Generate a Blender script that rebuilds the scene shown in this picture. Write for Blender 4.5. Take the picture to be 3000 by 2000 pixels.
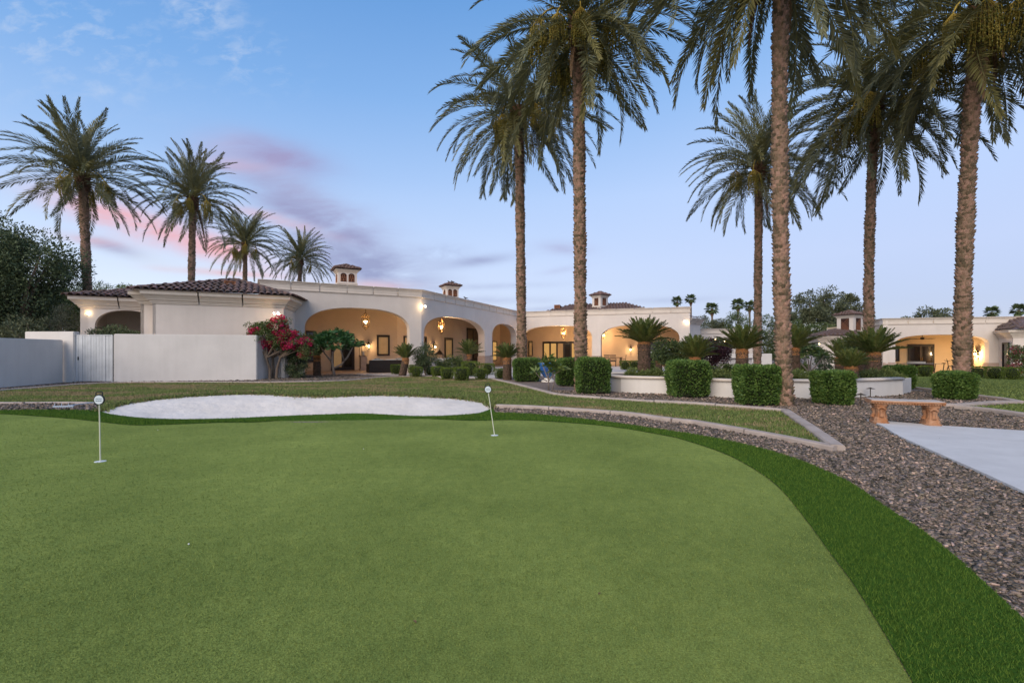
import bpy, bmesh, math, random
import numpy as np
from mathutils import Vector, Matrix, geometry
R = math.radians
rng = np.random.default_rng(7)
random.seed(7)
for o in list(bpy.data.objects): bpy.data.objects.remove(o)
scene = bpy.context.scene
col = scene.collection

# ------------------------------------------------------------------ camera
CAMH, F, CU, HV = 1.28, 1400.0, 1500.0, 1030.0
cam_d = bpy.data.cameras.new('camera'); cam = bpy.data.objects.new('camera', cam_d); col.objects.link(cam)
cam.location = (0, 0, CAMH); cam.rotation_euler = (R(90), 0, 0)
cam_d.sensor_width = 36; cam_d.lens = F / 3000 * 36; cam_d.shift_y = 0.010
cam_d.clip_start = 0.05; cam_d.clip_end = 3000
scene.camera = cam

# ------------------------------------------------------------------ sky, sun, exposure
SUN_EL, SUN_AZ = 34.0, 214.0
world = bpy.data.worlds.new('World'); scene.world = world; world.use_nodes = True
def build_sky():
    nt = world.node_tree; nt.nodes.clear(); N = nt.nodes.new; L = nt.links.new
    out = N('ShaderNodeOutputWorld'); bg = N('ShaderNodeBackground'); L(bg.outputs[0], out.inputs[0])
    bg.inputs[1].default_value = 0.1
    sky = N('ShaderNodeTexSky'); sky.sky_type = 'NISHITA'; sky.sun_disc = False
    sky.sun_elevation = R(SUN_EL); sky.sun_rotation = R(SUN_AZ); sky.ozone_density = 3.0; sky.dust_density = 0.6
    tc = N('ShaderNodeTexCoord'); sep = N('ShaderNodeSeparateXYZ'); L(tc.outputs['Generated'], sep.inputs[0])
    def M(op, a, b=None, c=None, clamp=False):
        n = N('ShaderNodeMath'); n.operation = op; n.use_clamp = clamp
        for i, s in enumerate((a, b, c)):
            if s is None: continue
            if isinstance(s, (int, float)): n.inputs[i].default_value = s
            else: L(s, n.inputs[i])
        return n.outputs[0]
    def ramp(fac, stops):
        r = N('ShaderNodeValToRGB'); L(fac, r.inputs[0]); el = r.color_ramp.elements
        while len(el) < len(stops): el.new(0.5)
        for e, (p, c) in zip(el, stops): e.position = p; e.color = (*c, 1)
        return r.outputs[0]
    def mix(fac, a, b):
        m = N('ShaderNodeMix'); m.data_type = 'RGBA'
        if isinstance(fac, (int, float)): m.inputs[0].default_value = fac
        else: L(fac, m.inputs[0])
        for i, s in ((6, a), (7, b)):
            if isinstance(s, tuple): m.inputs[i].default_value = (*s, 1)
            else: L(s, m.inputs[i])
        return m.outputs[2]
    x, y, z = sep.outputs
    # dusk gradient: brighter and paler low on the left, a lavender belt low on the right
    left = ramp(z, [(0.0, (.66, .69, .80)), (.10, (.62, .68, .81)), (.2, (.48, .59, .79)), (.33, (.29, .45, .73)), (.46, (.16, .34, .655)), (.62, (.09, .25, .56)), (1, (.06, .18, .47))])
    right = ramp(z, [(0.0, (.37, .40, .56)), (.08, (.38, .42, .60)), (.17, (.43, .49, .69)), (.30, (.42, .53, .77)), (.45, (.27, .44, .74)), (.6, (.13, .31, .63)), (1, (.06, .18, .47))])
    az = M('SMOOTH_MIN', 1.0, M('MAXIMUM', 0.0, M('ADD', M('MULTIPLY', x, 0.85), 0.52)), 0.1)
    grad = mix(az, left, right)
    vm = N('ShaderNodeVectorMath'); vm.operation = 'SCALE'; L(grad, vm.inputs[0]); vm.inputs['Scale'].default_value = 6.0
    base = mix(0.88, sky.outputs[0], vm.outputs[0])
    # clouds, in the plane of directions ahead (x/y, z/y)
    ys = M('MAXIMUM', y, 0.05)
    px, pz = M('DIVIDE', x, ys), M('DIVIDE', z, ys)
    ahead = M('GREATER_THAN', y, 0.1)
    comb = N('ShaderNodeCombineXYZ'); L(px, comb.inputs[0]); L(pz, comb.inputs[1])
    def noise(sx, sy, det, rough, rot=0.0, dist=0.0):
        mp = N('ShaderNodeMapping'); L(comb.outputs[0], mp.inputs[0]); mp.inputs['Scale'].default_value = (sx, sy, 1); mp.inputs['Rotation'].default_value = (0, 0, rot)
        n = N('ShaderNodeTexNoise'); L(mp.outputs[0], n.inputs[0]); n.inputs['Scale'].default_value = 1; n.inputs['Detail'].default_value = det; n.inputs['Roughness'].default_value = rough; n.inputs['Distortion'].default_value = dist
        return n.outputs[0]
    n1 = noise(5, 16, 8, .58, R(22), .4); n2 = noise(16, 30, 8, .62, R(-35), .3); n3 = noise(3, 9, 6, .55, R(18), .6)
    def blob(u, v, hw, hh, ang, strength, sharp, colr, src, base_):
        cx, cz = (u - CU) / F, (HV - v) / F
        ca, sa = math.cos(R(ang)), math.sin(R(ang))
        dx, dz = M('SUBTRACT', px, cx), M('SUBTRACT', pz, cz)
        a = M('DIVIDE', M('ADD', M('MULTIPLY', dx, ca), M('MULTIPLY', dz, sa)), hw / F)
        b = M('DIVIDE', M('SUBTRACT', M('MULTIPLY', dz, ca), M('MULTIPLY', dx, sa)), hh / F)
        r2 = M('ADD', M('MULTIPLY', a, a), M('MULTIPLY', b, b))
        g = M('EXPONENT', M('MULTIPLY', r2, -1.0))
        m = M('MULTIPLY', M('MULTIPLY', g, M('MULTIPLY', M('SUBTRACT', src, sharp, clamp=True), 1 / (0.72 - sharp)), clamp=True), strength, clamp=True)
        m = M('MULTIPLY', m, ahead)
        c10 = tuple(5.9 * k for k in colr)
        return mix(m, base_, c10)
    pink = (.70, .38, .42); rose = (.52, .34, .43); grey = (.27, .31, .49); lilac = (.33, .33, .51); white = (.50, .57, .70)
    c = base
    for spec in [
        (150, 110, 360, 150, -8, .5, .50, white, n2), (590, 30, 110, 60, -10, .75, .44, white, n2), (730, 170, 130, 80, -20, .45, .5, white, n2), (300, 270, 120, 30, -10, .35, .4, white, n2),
        (690, 435, 110, 45, -10, .7, .2, (.52, .42, .56), n3), (800, 455, 150, 44, -12, 1.5, .08, (.29, .28, .47), n1), (690, 485, 110, 20, -8, 1.0, .2, (.62, .38, .46), n1),
        (880, 570, 270, 46, -24, 1.3, .22, (.32, .33, .51), n1), (960, 660, 240, 46, -26, 1.7, .26, (.28, .30, .48), n1), (1060, 770, 220, 50, -16, 1.8, .30, (.27, .31, .49), n1), (930, 720, 150, 40, -20, 1.2, .34, (.29, .31, .48), n2), (830, 650, 130, 16, -16, 1.0, .28, (.66, .39, .43), n1), (920, 760, 160, 50, -20, .8, .36, grey, n2),
        (360, 640, 230, 42, -17, 1.5, .22, pink, n1), (560, 705, 240, 36, -17, 1.5, .22, pink, n1), (640, 798, 150, 10, -4, 1.3, .22, (.66, .40, .43), n1), (420, 595, 230, 20, -16, 1.0, .26, lilac, n1),
        (320, 722, 90, 17, -16, 1.4, .2, grey, n1), (480, 770, 200, 26, -12, .7, .2, (.56, .61, .72), n1), (1100, 838, 110, 16, 0, .8, .2, (.62, .41, .46), n1), (250, 700, 100, 16, -10, .9, .25, (.62, .39, .44), n1),
        (1395, 765, 110, 15, 8, 1.0, .15, grey, n1), (1290, 745, 80, 30, 0, .6, .3, grey, n2), (1655, 727, 70, 18, -4, .8, .15, lilac, n1), (1350, 880, 220, 12, 0, .9, .2, grey, n1), (1400, 840, 200, 9, 2, .6, .2, grey, n1), (1600, 905, 160, 8, 3, .6, .2, grey, n1),
        (1930, 880, 160, 10, 2, .5, .2, grey, n1), (1650, 790, 60, 10, 10, .4, .2, lilac, n1)]:
        c = blob(*spec, c)
    L(c, bg.inputs[0])
build_sky()
sun_d = bpy.data.lights.new('sun', 'SUN'); sun = bpy.data.objects.new('sun', sun_d); col.objects.link(sun)
sun_d.energy = 1.5; sun_d.angle = R(60); sun_d.color = (1.0, .85, .68)
sv = Vector((math.sin(R(SUN_AZ)) * math.cos(R(SUN_EL)), math.cos(R(SUN_AZ)) * math.cos(R(SUN_EL)), math.sin(R(SUN_EL))))
sun.rotation_euler = (-sv).to_track_quat('-Z', 'Y').to_euler()
sun.location = (0, 0, 60)
scene.view_settings.view_transform = 'Standard'; scene.view_settings.look = 'None'
scene.view_settings.exposure = 1.10; scene.view_settings.gamma = 1.0

# ------------------------------------------------------------------ helpers
def ss(a, b, x):
    t = np.clip((np.asarray(x, float) - a) / (b - a), 0, 1); return t * t * (3 - 2 * t)
def T(x, y):
    x = np.asarray(x, float); y = np.asarray(y, float)
    z = -0.42 * ss(14, 36, y) * ss(4, 16, x)
    z = z + .17 * np.exp(-((y - 13.6) / 1.5) ** 2) * ss(-12.5, -8.5, x) * (1 - ss(-2.6, 0.2, x))
    q = ((x + 4.9) / 4.2) ** 2 + ((y - 10.7) / 1.35) ** 2
    z = z - .34 * np.exp(-q * q)
    return z
def Tz(x, y): return float(T(x, y))
def P(u, Y): return ((u - CU) / F * Y, Y)
def zat(v, Y): return CAMH + (HV - v) / F * Y
def gw(u, v, dz=0.0):
    z = dz
    for _ in range(12):
        Y = F * (CAMH - z) / (v - HV); X = (u - CU) / F * Y; z = 0.5 * z + 0.5 * (Tz(X, Y) + dz)
    return X, Y
def hit(u, P0, P1):
    k = (u - CU) / F; dx, dy = P1[0] - P0[0], P1[1] - P0[1]
    t = (k * P0[1] - P0[0]) / (dx - k * dy)
    return t, (P0[0] + t * dx, P0[1] + t * dy)

MATS = {}
def mat(name, rgb, rough=.8, var=0.0, vscale=6.0, bump=0.0, bscale=60.0, island=0.0, obj=0.0, metal=0.0, spec=.3, trans=0.0, emit=None, estr=0.0, rgb2=None, det=4.0, coords='Object', bdist=0.01, streak=0.0):
    """procedural material: base colour with noise variation (rgb2 or value), optional per-island / per-object variation, bump"""
    m = bpy.data.materials.new(name); m.use_nodes = True; nt = m.node_tree; N = nt.nodes.new; L = nt.links.new
    b = nt.nodes['Principled BSDF']; b.inputs['Roughness'].default_value = rough; b.inputs['Metallic'].default_value = metal
    b.inputs['Specular IOR Level'].default_value = spec
    b.inputs['Base Color'].default_value = (*rgb, 1)
    tc = N('ShaderNodeTexCoord'); cur = None
    if var or rgb2:
        n = N('ShaderNodeTexNoise'); L(tc.outputs[coords], n.inputs[0]); n.inputs['Scale'].default_value = vscale; n.inputs['Detail'].default_value = det; n.inputs['Roughness'].default_value = .6
        r = N('ShaderNodeValToRGB'); L(n.outputs[0], r.inputs[0])
        c2 = rgb2 or tuple(min(1, k * (1 + var)) for k in rgb); c1 = rgb if rgb2 else tuple(k * (1 - var) for k in rgb)
        r.color_ramp.elements[0].position = .34; r.color_ramp.elements[0].color = (*c1, 1)
        r.color_ramp.elements[1].position = .68; r.color_ramp.elements[1].color = (*c2, 1)
        cur = r.outputs[0]
    if streak and cur:
        mp = N('ShaderNodeMapping'); L(tc.outputs[coords], mp.inputs[0]); mp.inputs['Scale'].default_value = (2.2, 2.2, .22)
        n = N('ShaderNodeTexNoise'); L(mp.outputs[0], n.inputs[0]); n.inputs['Scale'].default_value = 1.6; n.inputs['Detail'].default_value = 6; n.inputs['Roughness'].default_value = .65
        r = N('ShaderNodeValToRGB'); L(n.outputs[0], r.inputs[0]); r.color_ramp.elements[0].position = .30; r.color_ramp.elements[0].color = (1 - streak, 1 - streak * 1.1, 1 - streak * 1.2, 1); r.color_ramp.elements[1].position = .56; r.color_ramp.elements[1].color = (1, 1, 1, 1)
        mx = N('ShaderNodeMix'); mx.data_type = 'RGBA'; mx.blend_type = 'MULTIPLY'; mx.inputs[0].default_value = 1; L(cur, mx.inputs[6]); L(r.outputs[0], mx.inputs[7]); cur = mx.outputs[2]
    if island or obj:
        g = N('ShaderNodeNewGeometry' if island else 'ShaderNodeObjectInfo'); k = island or obj
        hs = N('ShaderNodeHueSaturation')
        if cur: L(cur, hs.inputs['Color'])
        else: hs.inputs['Color'].default_value = (*rgb, 1)
        mr = N('ShaderNodeMapRange'); L(g.outputs['Random Per Island' if island else 'Random'], mr.inputs[0]); mr.inputs[3].default_value = 1 - k; mr.inputs[4].default_value = 1 + k; L(mr.outputs[0], hs.inputs['Value'])
        mh = N('ShaderNodeMath'); mh.operation = 'MULTIPLY_ADD'; L(g.outputs['Random Per Island' if island else 'Random'], mh.inputs[0]); mh.inputs[1].default_value = -.05 * min(1, k * 2); mh.inputs[2].default_value = .5 + .025 * min(1, k * 2); L(mh.outputs[0], hs.inputs['Hue'])
        cur = hs.outputs[0]
    if cur: L(cur, b.inputs['Base Color'])
    if bump:
        n2 = N('ShaderNodeTexNoise'); L(tc.outputs[coords], n2.inputs[0]); n2.inputs['Scale'].default_value = bscale; n2.inputs['Detail'].default_value = 5
        bp = N('ShaderNodeBump'); L(n2.outputs[0], bp.inputs['Height']); bp.inputs['Strength'].default_value = bump; bp.inputs['Distance'].default_value = bdist; L(bp.outputs[0], b.inputs['Normal'])
    if emit:
        b.inputs['Emission Color'].default_value = (*emit, 1); b.inputs['Emission Strength'].default_value = estr
    if trans:
        t = N('ShaderNodeBsdfTranslucent'); mx = N('ShaderNodeMixShader'); mx.inputs[0].default_value = trans
        if cur: L(cur, t.inputs[0])
        else: t.inputs[0].default_value = (*rgb, 1)
        L(b.outputs[0], mx.inputs[1]); L(t.outputs[0], mx.inputs[2]); L(mx.outputs[0], nt.nodes['Material Output'].inputs[0])
    MATS[name] = m; return m

def link(o, parent=None):
    col.objects.link(o)
    if parent is not None: o.parent = parent
    return o
def obj(name, me, m=None, parent=None, loc=None):
    o = bpy.data.objects.new(name, me)
    if m is not None and len(me.materials) == 0: me.materials.append(m)
    link(o, parent)
    if loc is not None: o.location = loc
    return o
def tag(o, label, cat, group=None):
    o['label'] = label; o['category'] = cat
    if group: o['group'] = group
    return o
def thing(name, label, cat, loc=(0, 0, 0), group=None, rz=0.0):
    o = bpy.data.objects.new(name, None); o.empty_display_size = .1; col.objects.link(o); o.location = loc; o.rotation_euler = (0, 0, rz)
    return tag(o, label, cat, group)
def struct(o): o['kind'] = 'structure'; return o
def stuff(o): o['kind'] = 'stuff'; return o

def npmesh(name, verts, faces, m=None, smooth=False):
    me = bpy.data.meshes.new(name); v = np.asarray(verts, np.float32).reshape(-1, 3); f = np.asarray(faces, np.int32)
    k = f.shape[1]; me.vertices.add(len(v)); me.vertices.foreach_set('co', v.ravel())
    me.loops.add(f.size); me.loops.foreach_set('vertex_index', f.ravel())
    me.polygons.add(len(f)); me.polygons.foreach_set('loop_start', np.arange(0, f.size, k, dtype=np.int32))
    if smooth: me.polygons.foreach_set('use_smooth', np.ones(len(f), bool))
    me.update(calc_edges=True); me.validate()
    if m is not None: me.materials.append(m)
    return me

class MB:
    def __init__(s): s.v = []; s.f = []; s.mi = []; s.cur = 0
    def add(s, vs, fs):
        b = len(s.v); s.v += [tuple(p) for p in vs]
        for f in fs: s.f.append([b + i for i in f]); s.mi.append(s.cur)
    def box(s, c, d, M_=None):
        x, y, z = d[0] / 2, d[1] / 2, d[2] / 2
        vs = [Vector((sx * x, sy * y, sz * z)) for sz in (-1, 1) for sy in (-1, 1) for sx in (-1, 1)]
        if M_ is not None: vs = [M_ @ p for p in vs]
        vs = [p + Vector(c) for p in vs]
        s.add(vs, [(0, 2, 3, 1), (4, 5, 7, 6), (0, 1, 5, 4), (2, 6, 7, 3), (0, 4, 6, 2), (1, 3, 7, 5)])
    def obox(s, a, d, n, l, w, h):   # box from corner-centre a: along d length l, along n width w, height h
        a = Vector(a); d = Vector(d); n = Vector(n); up = Vector((0, 0, 1))
        vs = [a + d * i + n * j + up * k for k in (0, h) for j in (-w / 2, w / 2) for i in (-l / 2, l / 2)]
        s.add(vs, [(0, 2, 3, 1), (4, 5, 7, 6), (0, 1, 5, 4), (2, 6, 7, 3), (0, 4, 6, 2), (1, 3, 7, 5)])
    def prism(s, pts, z0, z1):
        n = len(pts); vs = [(p[0], p[1], z0) for p in pts] + [(p[0], p[1], z1) for p in pts]
        s.add(vs, [tuple(range(n))[::-1], tuple(range(n, 2 * n))] + [(i, (i + 1) % n, n + (i + 1) % n, n + i) for i in range(n)])
    def tube(s, pts, rad, n=8, cap=True):
        pts = [Vector(p) for p in pts]; rings = []
        if not hasattr(rad, '__len__'): rad = [rad] * len(pts)
        up = None
        for i, p in enumerate(pts):
            t = (pts[min(i + 1, len(pts) - 1)] - pts[max(i - 1, 0)]).normalized()
            a = t.orthogonal().normalized() if up is None else (up - t * up.dot(t)).normalized()
            up = a; b = t.cross(a)
            rings.append([p + (a * math.cos(2 * math.pi * k / n) + b * math.sin(2 * math.pi * k / n)) * rad[i] for k in range(n)])
        vs = [q for r in rings for q in r]; fs = []
        for i in range(len(pts) - 1):
            for k in range(n): fs.append((i * n + k, i * n + (k + 1) % n, (i + 1) * n + (k + 1) % n, (i + 1) * n + k))
        if cap: fs += [tuple(range(n))[::-1], tuple(range((len(pts) - 1) * n, len(pts) * n))]
        s.add(vs, fs)
    def lathe(s, prof, n=16, c=(0, 0, 0)):
        vs = [(c[0] + r * math.cos(2 * math.pi * k / n), c[1] + r * math.sin(2 * math.pi * k / n), c[2] + z) for r, z in prof for k in range(n)]
        fs = [(i * n + k, i * n + (k + 1) % n, (i + 1) * n + (k + 1) % n, (i + 1) * n + k) for i in range(len(prof) - 1) for k in range(n)]
        s.add(vs, fs + [tuple(range(n))[::-1], tuple(range((len(prof) - 1) * n, len(prof) * n))])
    def mesh(s, name, *mats_, smooth=False, bevel=0.0):
        me = bpy.data.meshes.new(name); me.from_pydata(s.v, [], s.f)
        for m in mats_: me.materials.append(m)
        if len(mats_) > 1: me.polygons.foreach_set('material_index', s.mi)
        if smooth: me.polygons.foreach_set('use_smooth', [True] * len(s.f))
        me.update()
        if bevel:
            bm = bmesh.new(); bm.from_mesh(me); bmesh.ops.remove_doubles(bm, verts=bm.verts, dist=1e-5)
            bmesh.ops.bevel(bm, geom=[e for e in bm.edges if len(e.link_faces) == 2 and e.calc_face_angle(0) > .5], offset=bevel, segments=2, affect='EDGES', clamp_overlap=True)
            bm.to_mesh(me); bm.free()
        return me
    def build(s, name, m, parent=None, smooth=False, bevel=0.0, loc=None):
        return obj(name, s.mesh(name, m, smooth=smooth, bevel=bevel), None, parent, loc)

def crom(pts, step=.25, closed=False):
    pts = [np.array(p, float) for p in pts]; n = len(pts); out = []
    rngi = range(n) if closed else range(n - 1)
    for i in rngi:
        p1, p2 = pts[i], pts[(i + 1) % n]
        p0 = pts[i - 1] if (closed or i > 0) else 2 * p1 - p2
        p3 = pts[(i + 2) % n] if (closed or i + 2 < n) else 2 * p2 - p1
        k = max(1, int(np.linalg.norm(p2 - p1) / step))
        for j in range(k):
            t = j / k
            out.append(.5 * ((2 * p1) + (-p0 + p2) * t + (2 * p0 - 5 * p1 + 4 * p2 - p3) * t * t + (-p0 + 3 * p1 - 3 * p2 + p3) * t ** 3))
    if not closed: out.append(pts[-1])
    return np.array(out)
def inside(poly, x, y):
    poly = np.asarray(poly); r = np.zeros(len(x), bool); n = len(poly)
    for i in range(n):
        x0, y0 = poly[i]; x1, y1 = poly[(i + 1) % n]
        if y0 == y1: continue
        c = ((y0 > y) != (y1 > y)) & (x < (x1 - x0) * (y - y0) / (y1 - y0) + x0); r ^= c
    return r
def sheet(name, poly, dz, m, step=.4, zf=None):
    """a sheet of ground that follows the terrain inside a closed outline"""
    poly = np.asarray(poly); lo, hi = poly.min(0), poly.max(0)
    gx, gy = np.meshgrid(np.arange(lo[0], hi[0], step), np.arange(lo[1], hi[1], step)); gx = gx.ravel() + rng.uniform(-.02, .02, gx.size); gy = gy.ravel() + rng.uniform(-.02, .02, gy.size)
    k = inside(poly, gx, gy); pts = [Vector(p) for p in poly] + [Vector((a, b)) for a, b in zip(gx[k], gy[k])]
    n = len(poly); e = [(i, (i + 1) % n) for i in range(n)]
    vs, _, fs, *_ = geometry.delaunay_2d_cdt(pts, e, [], 1, 1e-5)
    zz = (zf or T)(np.array([v.x for v in vs]), np.array([v.y for v in vs])) + dz
    me = bpy.data.meshes.new(name); me.from_pydata([(v.x, v.y, float(q)) for v, q in zip(vs, zz)], [], [list(f) for f in fs])
    me.polygons.foreach_set('use_smooth', [True] * len(me.polygons)); me.materials.append(m); me.update()
    bm = bmesh.new(); bm.from_mesh(me); bmesh.ops.recalc_face_normals(bm, faces=bm.faces)
    if sum(f.normal.z for f in bm.faces) < 0: bmesh.ops.reverse_faces(bm, faces=bm.faces)
    bm.to_mesh(me); bm.free()
    return struct(obj(name, me))
def leafcloud(pts, nrm, L_, W_, spread=.6, jl=.35):
    """kite-shaped leaves growing from pts roughly along nrm -> verts, quads"""
    n = len(pts); d = nrm + rng.normal(0, spread, (n, 3)); d /= np.linalg.norm(d, axis=1, keepdims=True) + 1e-9
    r = rng.normal(0, 1, (n, 3)); s_ = np.cross(d, r); s_ /= np.linalg.norm(s_, axis=1, keepdims=True) + 1e-9
    l = (L_ * (1 + rng.uniform(-jl, jl, n)))[:, None]; w = (W_ * (1 + rng.uniform(-jl, jl, n)))[:, None] * .5
    v = np.stack([pts, pts + d * l * .45 + s_ * w, pts + d * l, pts + d * l * .45 - s_ * w], 1).reshape(-1, 3)
    return v, np.arange(4 * n).reshape(-1, 4)
def blades(x, y, z, h, w, lean=.5):
    """single-triangle grass blades"""
    n = len(x); a = rng.uniform(0, 2 * np.pi, n); hh = h * rng.uniform(.6, 1.25, n); ww = w * rng.uniform(.7, 1.3, n) * .5
    la = rng.uniform(0, 2 * np.pi, n); ll = hh * rng.uniform(.05, lean, n)
    c = np.stack([x, y, z], 1); s_ = np.stack([np.cos(a) * ww, np.sin(a) * ww, np.zeros(n)], 1)
    tip = c + np.stack([np.cos(la) * ll, np.sin(la) * ll, hh], 1)
    return np.stack([c - s_, c + s_, tip], 1).reshape(-1, 3), np.arange(3 * n).reshape(-1, 3)
def sphere_pts(n):
    v = rng.normal(0, 1, (n, 3)); return v / np.linalg.norm(v, axis=1, keepdims=True)

# ------------------------------------------------------------------ materials
STUCCO = mat('stucco', (.69, .605, .53), .92, .05, .7, .5, 60, bdist=.006, streak=.035)
STUCCO_W = mat('stucco_white', (.68, .635, .585), .92, .05, .8, .5, 60, bdist=.006, streak=.045)
CAST = mat('cast_stone', (.66, .57, .48), .85, .05, 2.0, .2, 60, bdist=.004)
STONE = mat('pier_stone', (.46, .34, .27), .85, .12, 5, .3, 40)
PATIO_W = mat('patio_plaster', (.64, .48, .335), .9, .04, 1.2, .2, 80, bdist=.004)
PATIO_F = mat('patio_tile', (.42, .29, .2), .5, .1, 2)
DECK = mat('deck_stone', (.52, .46, .41), .8, .08, 1.5, .2, 40)
TILE = mat('roof_clay', (.165, .105, .085), .85, .25, 5, .3, 40, obj=.35)
TILE_F = mat('roof_clay_far', (.15, .10, .088), .85, .45, 2.2, .3, 40)
TERRA = mat('terracotta', (.30, .13, .07), .85, .15, 12, .2, 60)
TERRA_D = mat('terracotta_shade', (.045, .018, .012), .85, .15, 12)  # darkened terracotta, standing in for shade behind grilles and louvres
DARKW = mat('dark_bronze', (.028, .02, .016), .45, .2, 8)
IRON = mat('black_iron', (.02, .017, .015), .5, .1, 8, metal=.4)
BRASS = mat('aged_brass', (.16, .09, .03), .45, .2, 20, metal=.7)
GLASSD = mat('dark_glass', (.022, .018, .016), .08, spec=.6)
GLASSW = mat('warm_lit_glass', (.10, .06, .03), .12, spec=.5, emit=(.75, .42, .13), estr=.34)
GLASSB = mat('tan_glow_glass', (.34, .21, .10), .25, .1, 2, spec=.5, emit=(.6, .36, .14), estr=.10)  # tan pane with a faint warm glow set into the material
BULB = mat('lamp_bulb', (1, .8, .5), .5, emit=(1, .72, .34), estr=9)
FLOODB = mat('flood_lens', (1, .85, .6), .5, emit=(1, .80, .5), estr=14)
AMBER = mat('amber_glass', (.5, .26, .08), .3, emit=(1, .52, .14), estr=.55)
WHITEP = mat('white_paint', (.78, .78, .76), .5, .03, 20)
GATEP = mat('gate_paint', (.54, .55, .55), .65, .10, 2.5, .2, 50)
CURB = mat('curb_concrete', (.40, .33, .285), .9, .14, 3, .5, 70)
SAND = mat('bunker_sand', (.65, .60, .545), .95, .08, 1.4, .35, 5.0, bdist=.10)
COURT = mat('pale_court', (.56, .545, .53), .9, .07, 2.5, .4, 30)
MULCH = mat('soil', (.10, .072, .055), .95, .3, 9, .8, 60)
GROUND = mat('gravel_ground', (.12, .09, .072), .95, rgb2=(.30, .235, .20), vscale=26, bump=1.0, bscale=30, det=6, bdist=.03)
BARK = mat('bark', (.17, .125, .09), .9, .3, 14, .8, 40)
# ------------------------------------------------------------------ ground
def ground_mats():
    def base(name):
        m = bpy.data.materials.new(name); m.use_nodes = True; nt = m.node_tree
        b = nt.nodes['Principled BSDF']; b.inputs['Roughness'].default_value = .9; b.inputs['Specular IOR Level'].default_value = .04
        tc = nt.nodes.new('ShaderNodeTexCoord'); return m, nt, b, tc.outputs['Object']
    def noise(nt, co, sc, det=4, rough=.6, scale3=None):
        n = nt.nodes.new('ShaderNodeTexNoise'); n.inputs['Scale'].default_value = sc; n.inputs['Detail'].default_value = det; n.inputs['Roughness'].default_value = rough
        if scale3:
            mp = nt.nodes.new('ShaderNodeMapping'); mp.inputs['Scale'].default_value = scale3; nt.links.new(co, mp.inputs[0]); co = mp.outputs[0]
        nt.links.new(co, n.inputs[0]); return n.outputs[0]
    def ramp(nt, f, stops):
        r = nt.nodes.new('ShaderNodeValToRGB'); el = r.color_ramp.elements
        while len(el) < len(stops): el.new(.5)
        for e, (p, c) in zip(el, stops): e.position = p; e.color = (*c, 1)
        nt.links.new(f, r.inputs[0]); return r.outputs[0]
    def mixc(nt, f, a, b, mode='MIX'):
        m = nt.nodes.new('ShaderNodeMix'); m.data_type = 'RGBA'; m.blend_type = mode
        if isinstance(f, float): m.inputs[0].default_value = f
        else: nt.links.new(f, m.inputs[0])
        nt.links.new(a, m.inputs[6]); nt.links.new(b, m.inputs[7]); return m.outputs[2]
    def bump(nt, b, h, st, dist):
        bp = nt.nodes.new('ShaderNodeBump'); nt.links.new(h, bp.inputs['Height']); bp.inputs['Strength'].default_value = st; bp.inputs['Distance'].default_value = dist; nt.links.new(bp.outputs[0], b.inputs['Normal'])
    # putting green: short turf
    m, nt, b, co = base('putting_turf')
    c1 = ramp(nt, noise(nt, co, .55, 5), [(.34, (.165, .213, .052)), (.66, (.252, .305, .078))])
    c2 = ramp(nt, noise(nt, co, 130, 3, .7), [(.3, (.55, .55, .55)), (.7, (1.4, 1.4, 1.4))])
    c3 = ramp(nt, noise(nt, co, 9, 4, .65), [(.32, (.84, .88, .84)), (.68, (1.12, 1.09, 1.02))])
    nt.links.new(mixc(nt, 1.0, mixc(nt, 1.0, c1, c3, 'MULTIPLY'), c2, 'MULTIPLY'), b.inputs['Base Color'])
    bump(nt, b, noise(nt, co, 160, 3, .7), .9, .006); MATS['green'] = m
    # turf collar under the blades
    m, nt, b, co = base('collar_turf')
    nt.links.new(ramp(nt, noise(nt, co, 90, 4, .7), [(.3, (.03, .07, .01)), (.7, (.075, .16, .02))]), b.inputs['Base Color'])
    bump(nt, b, noise(nt, co, 120, 3), .9, .01); MATS['collar'] = m
    # lawn with dry straw-coloured patches behind the bunker
    m, nt, b, co = base('lawn_grass')
    g = ramp(nt, noise(nt, co, 22, 6, .7), [(.3, (.12, .155, .042)), (.7, (.19, .225, .066))])
    d = ramp(nt, noise(nt, co, 30, 6, .7), [(.3, (.25, .20, .10)), (.7, (.40, .31, .18))])
    sp = nt.nodes.new('ShaderNodeSeparateXYZ'); nt.links.new(co, sp.inputs[0])
    k1 = nt.nodes.new('ShaderNodeMapRange'); nt.links.new(sp.outputs[0], k1.inputs[0]); k1.inputs[1].default_value = 1.0; k1.inputs[2].default_value = -6.0; k1.inputs[3].default_value = 0; k1.inputs[4].default_value = .17; k1.clamp = True
    ad = nt.nodes.new('ShaderNodeMath'); ad.operation = 'ADD'; nt.links.new(noise(nt, co, .55, 5, .62, (1, 2.0, 1)), ad.inputs[0]); nt.links.new(k1.outputs[0], ad.inputs[1])
    nt.links.new(mixc(nt, ramp(nt, ad.outputs[0], [(.50, (0, 0, 0)), (.70, (.9, .9, .9))]), g, d), b.inputs['Base Color'])
    bump(nt, b, noise(nt, co, 60, 4), 1, .03); MATS['lawn'] = m
ground_mats()
BLADE_C = mat('collar_blade', (.09, .165, .024), .8, island=.5, spec=.1, trans=.25)
BLADE_L = mat('lawn_blade', (.165, .215, .058), .7, island=.45, trans=.25)
BLADE_D = mat('dry_blade', (.30, .235, .12), .8, island=.35, trans=.2)
BLADE_G = mat('green_blade', (.215, .268, .070), .9, spec=.05, island=.30, trans=.2)
STONES = mat('gravel_stone', (.165, .132, .102), .85, island=.75, spec=.25)
STONES_L = mat('gravel_stone_pale', (.38, .285, .21), .85, island=.5, spec=.25)

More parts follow.
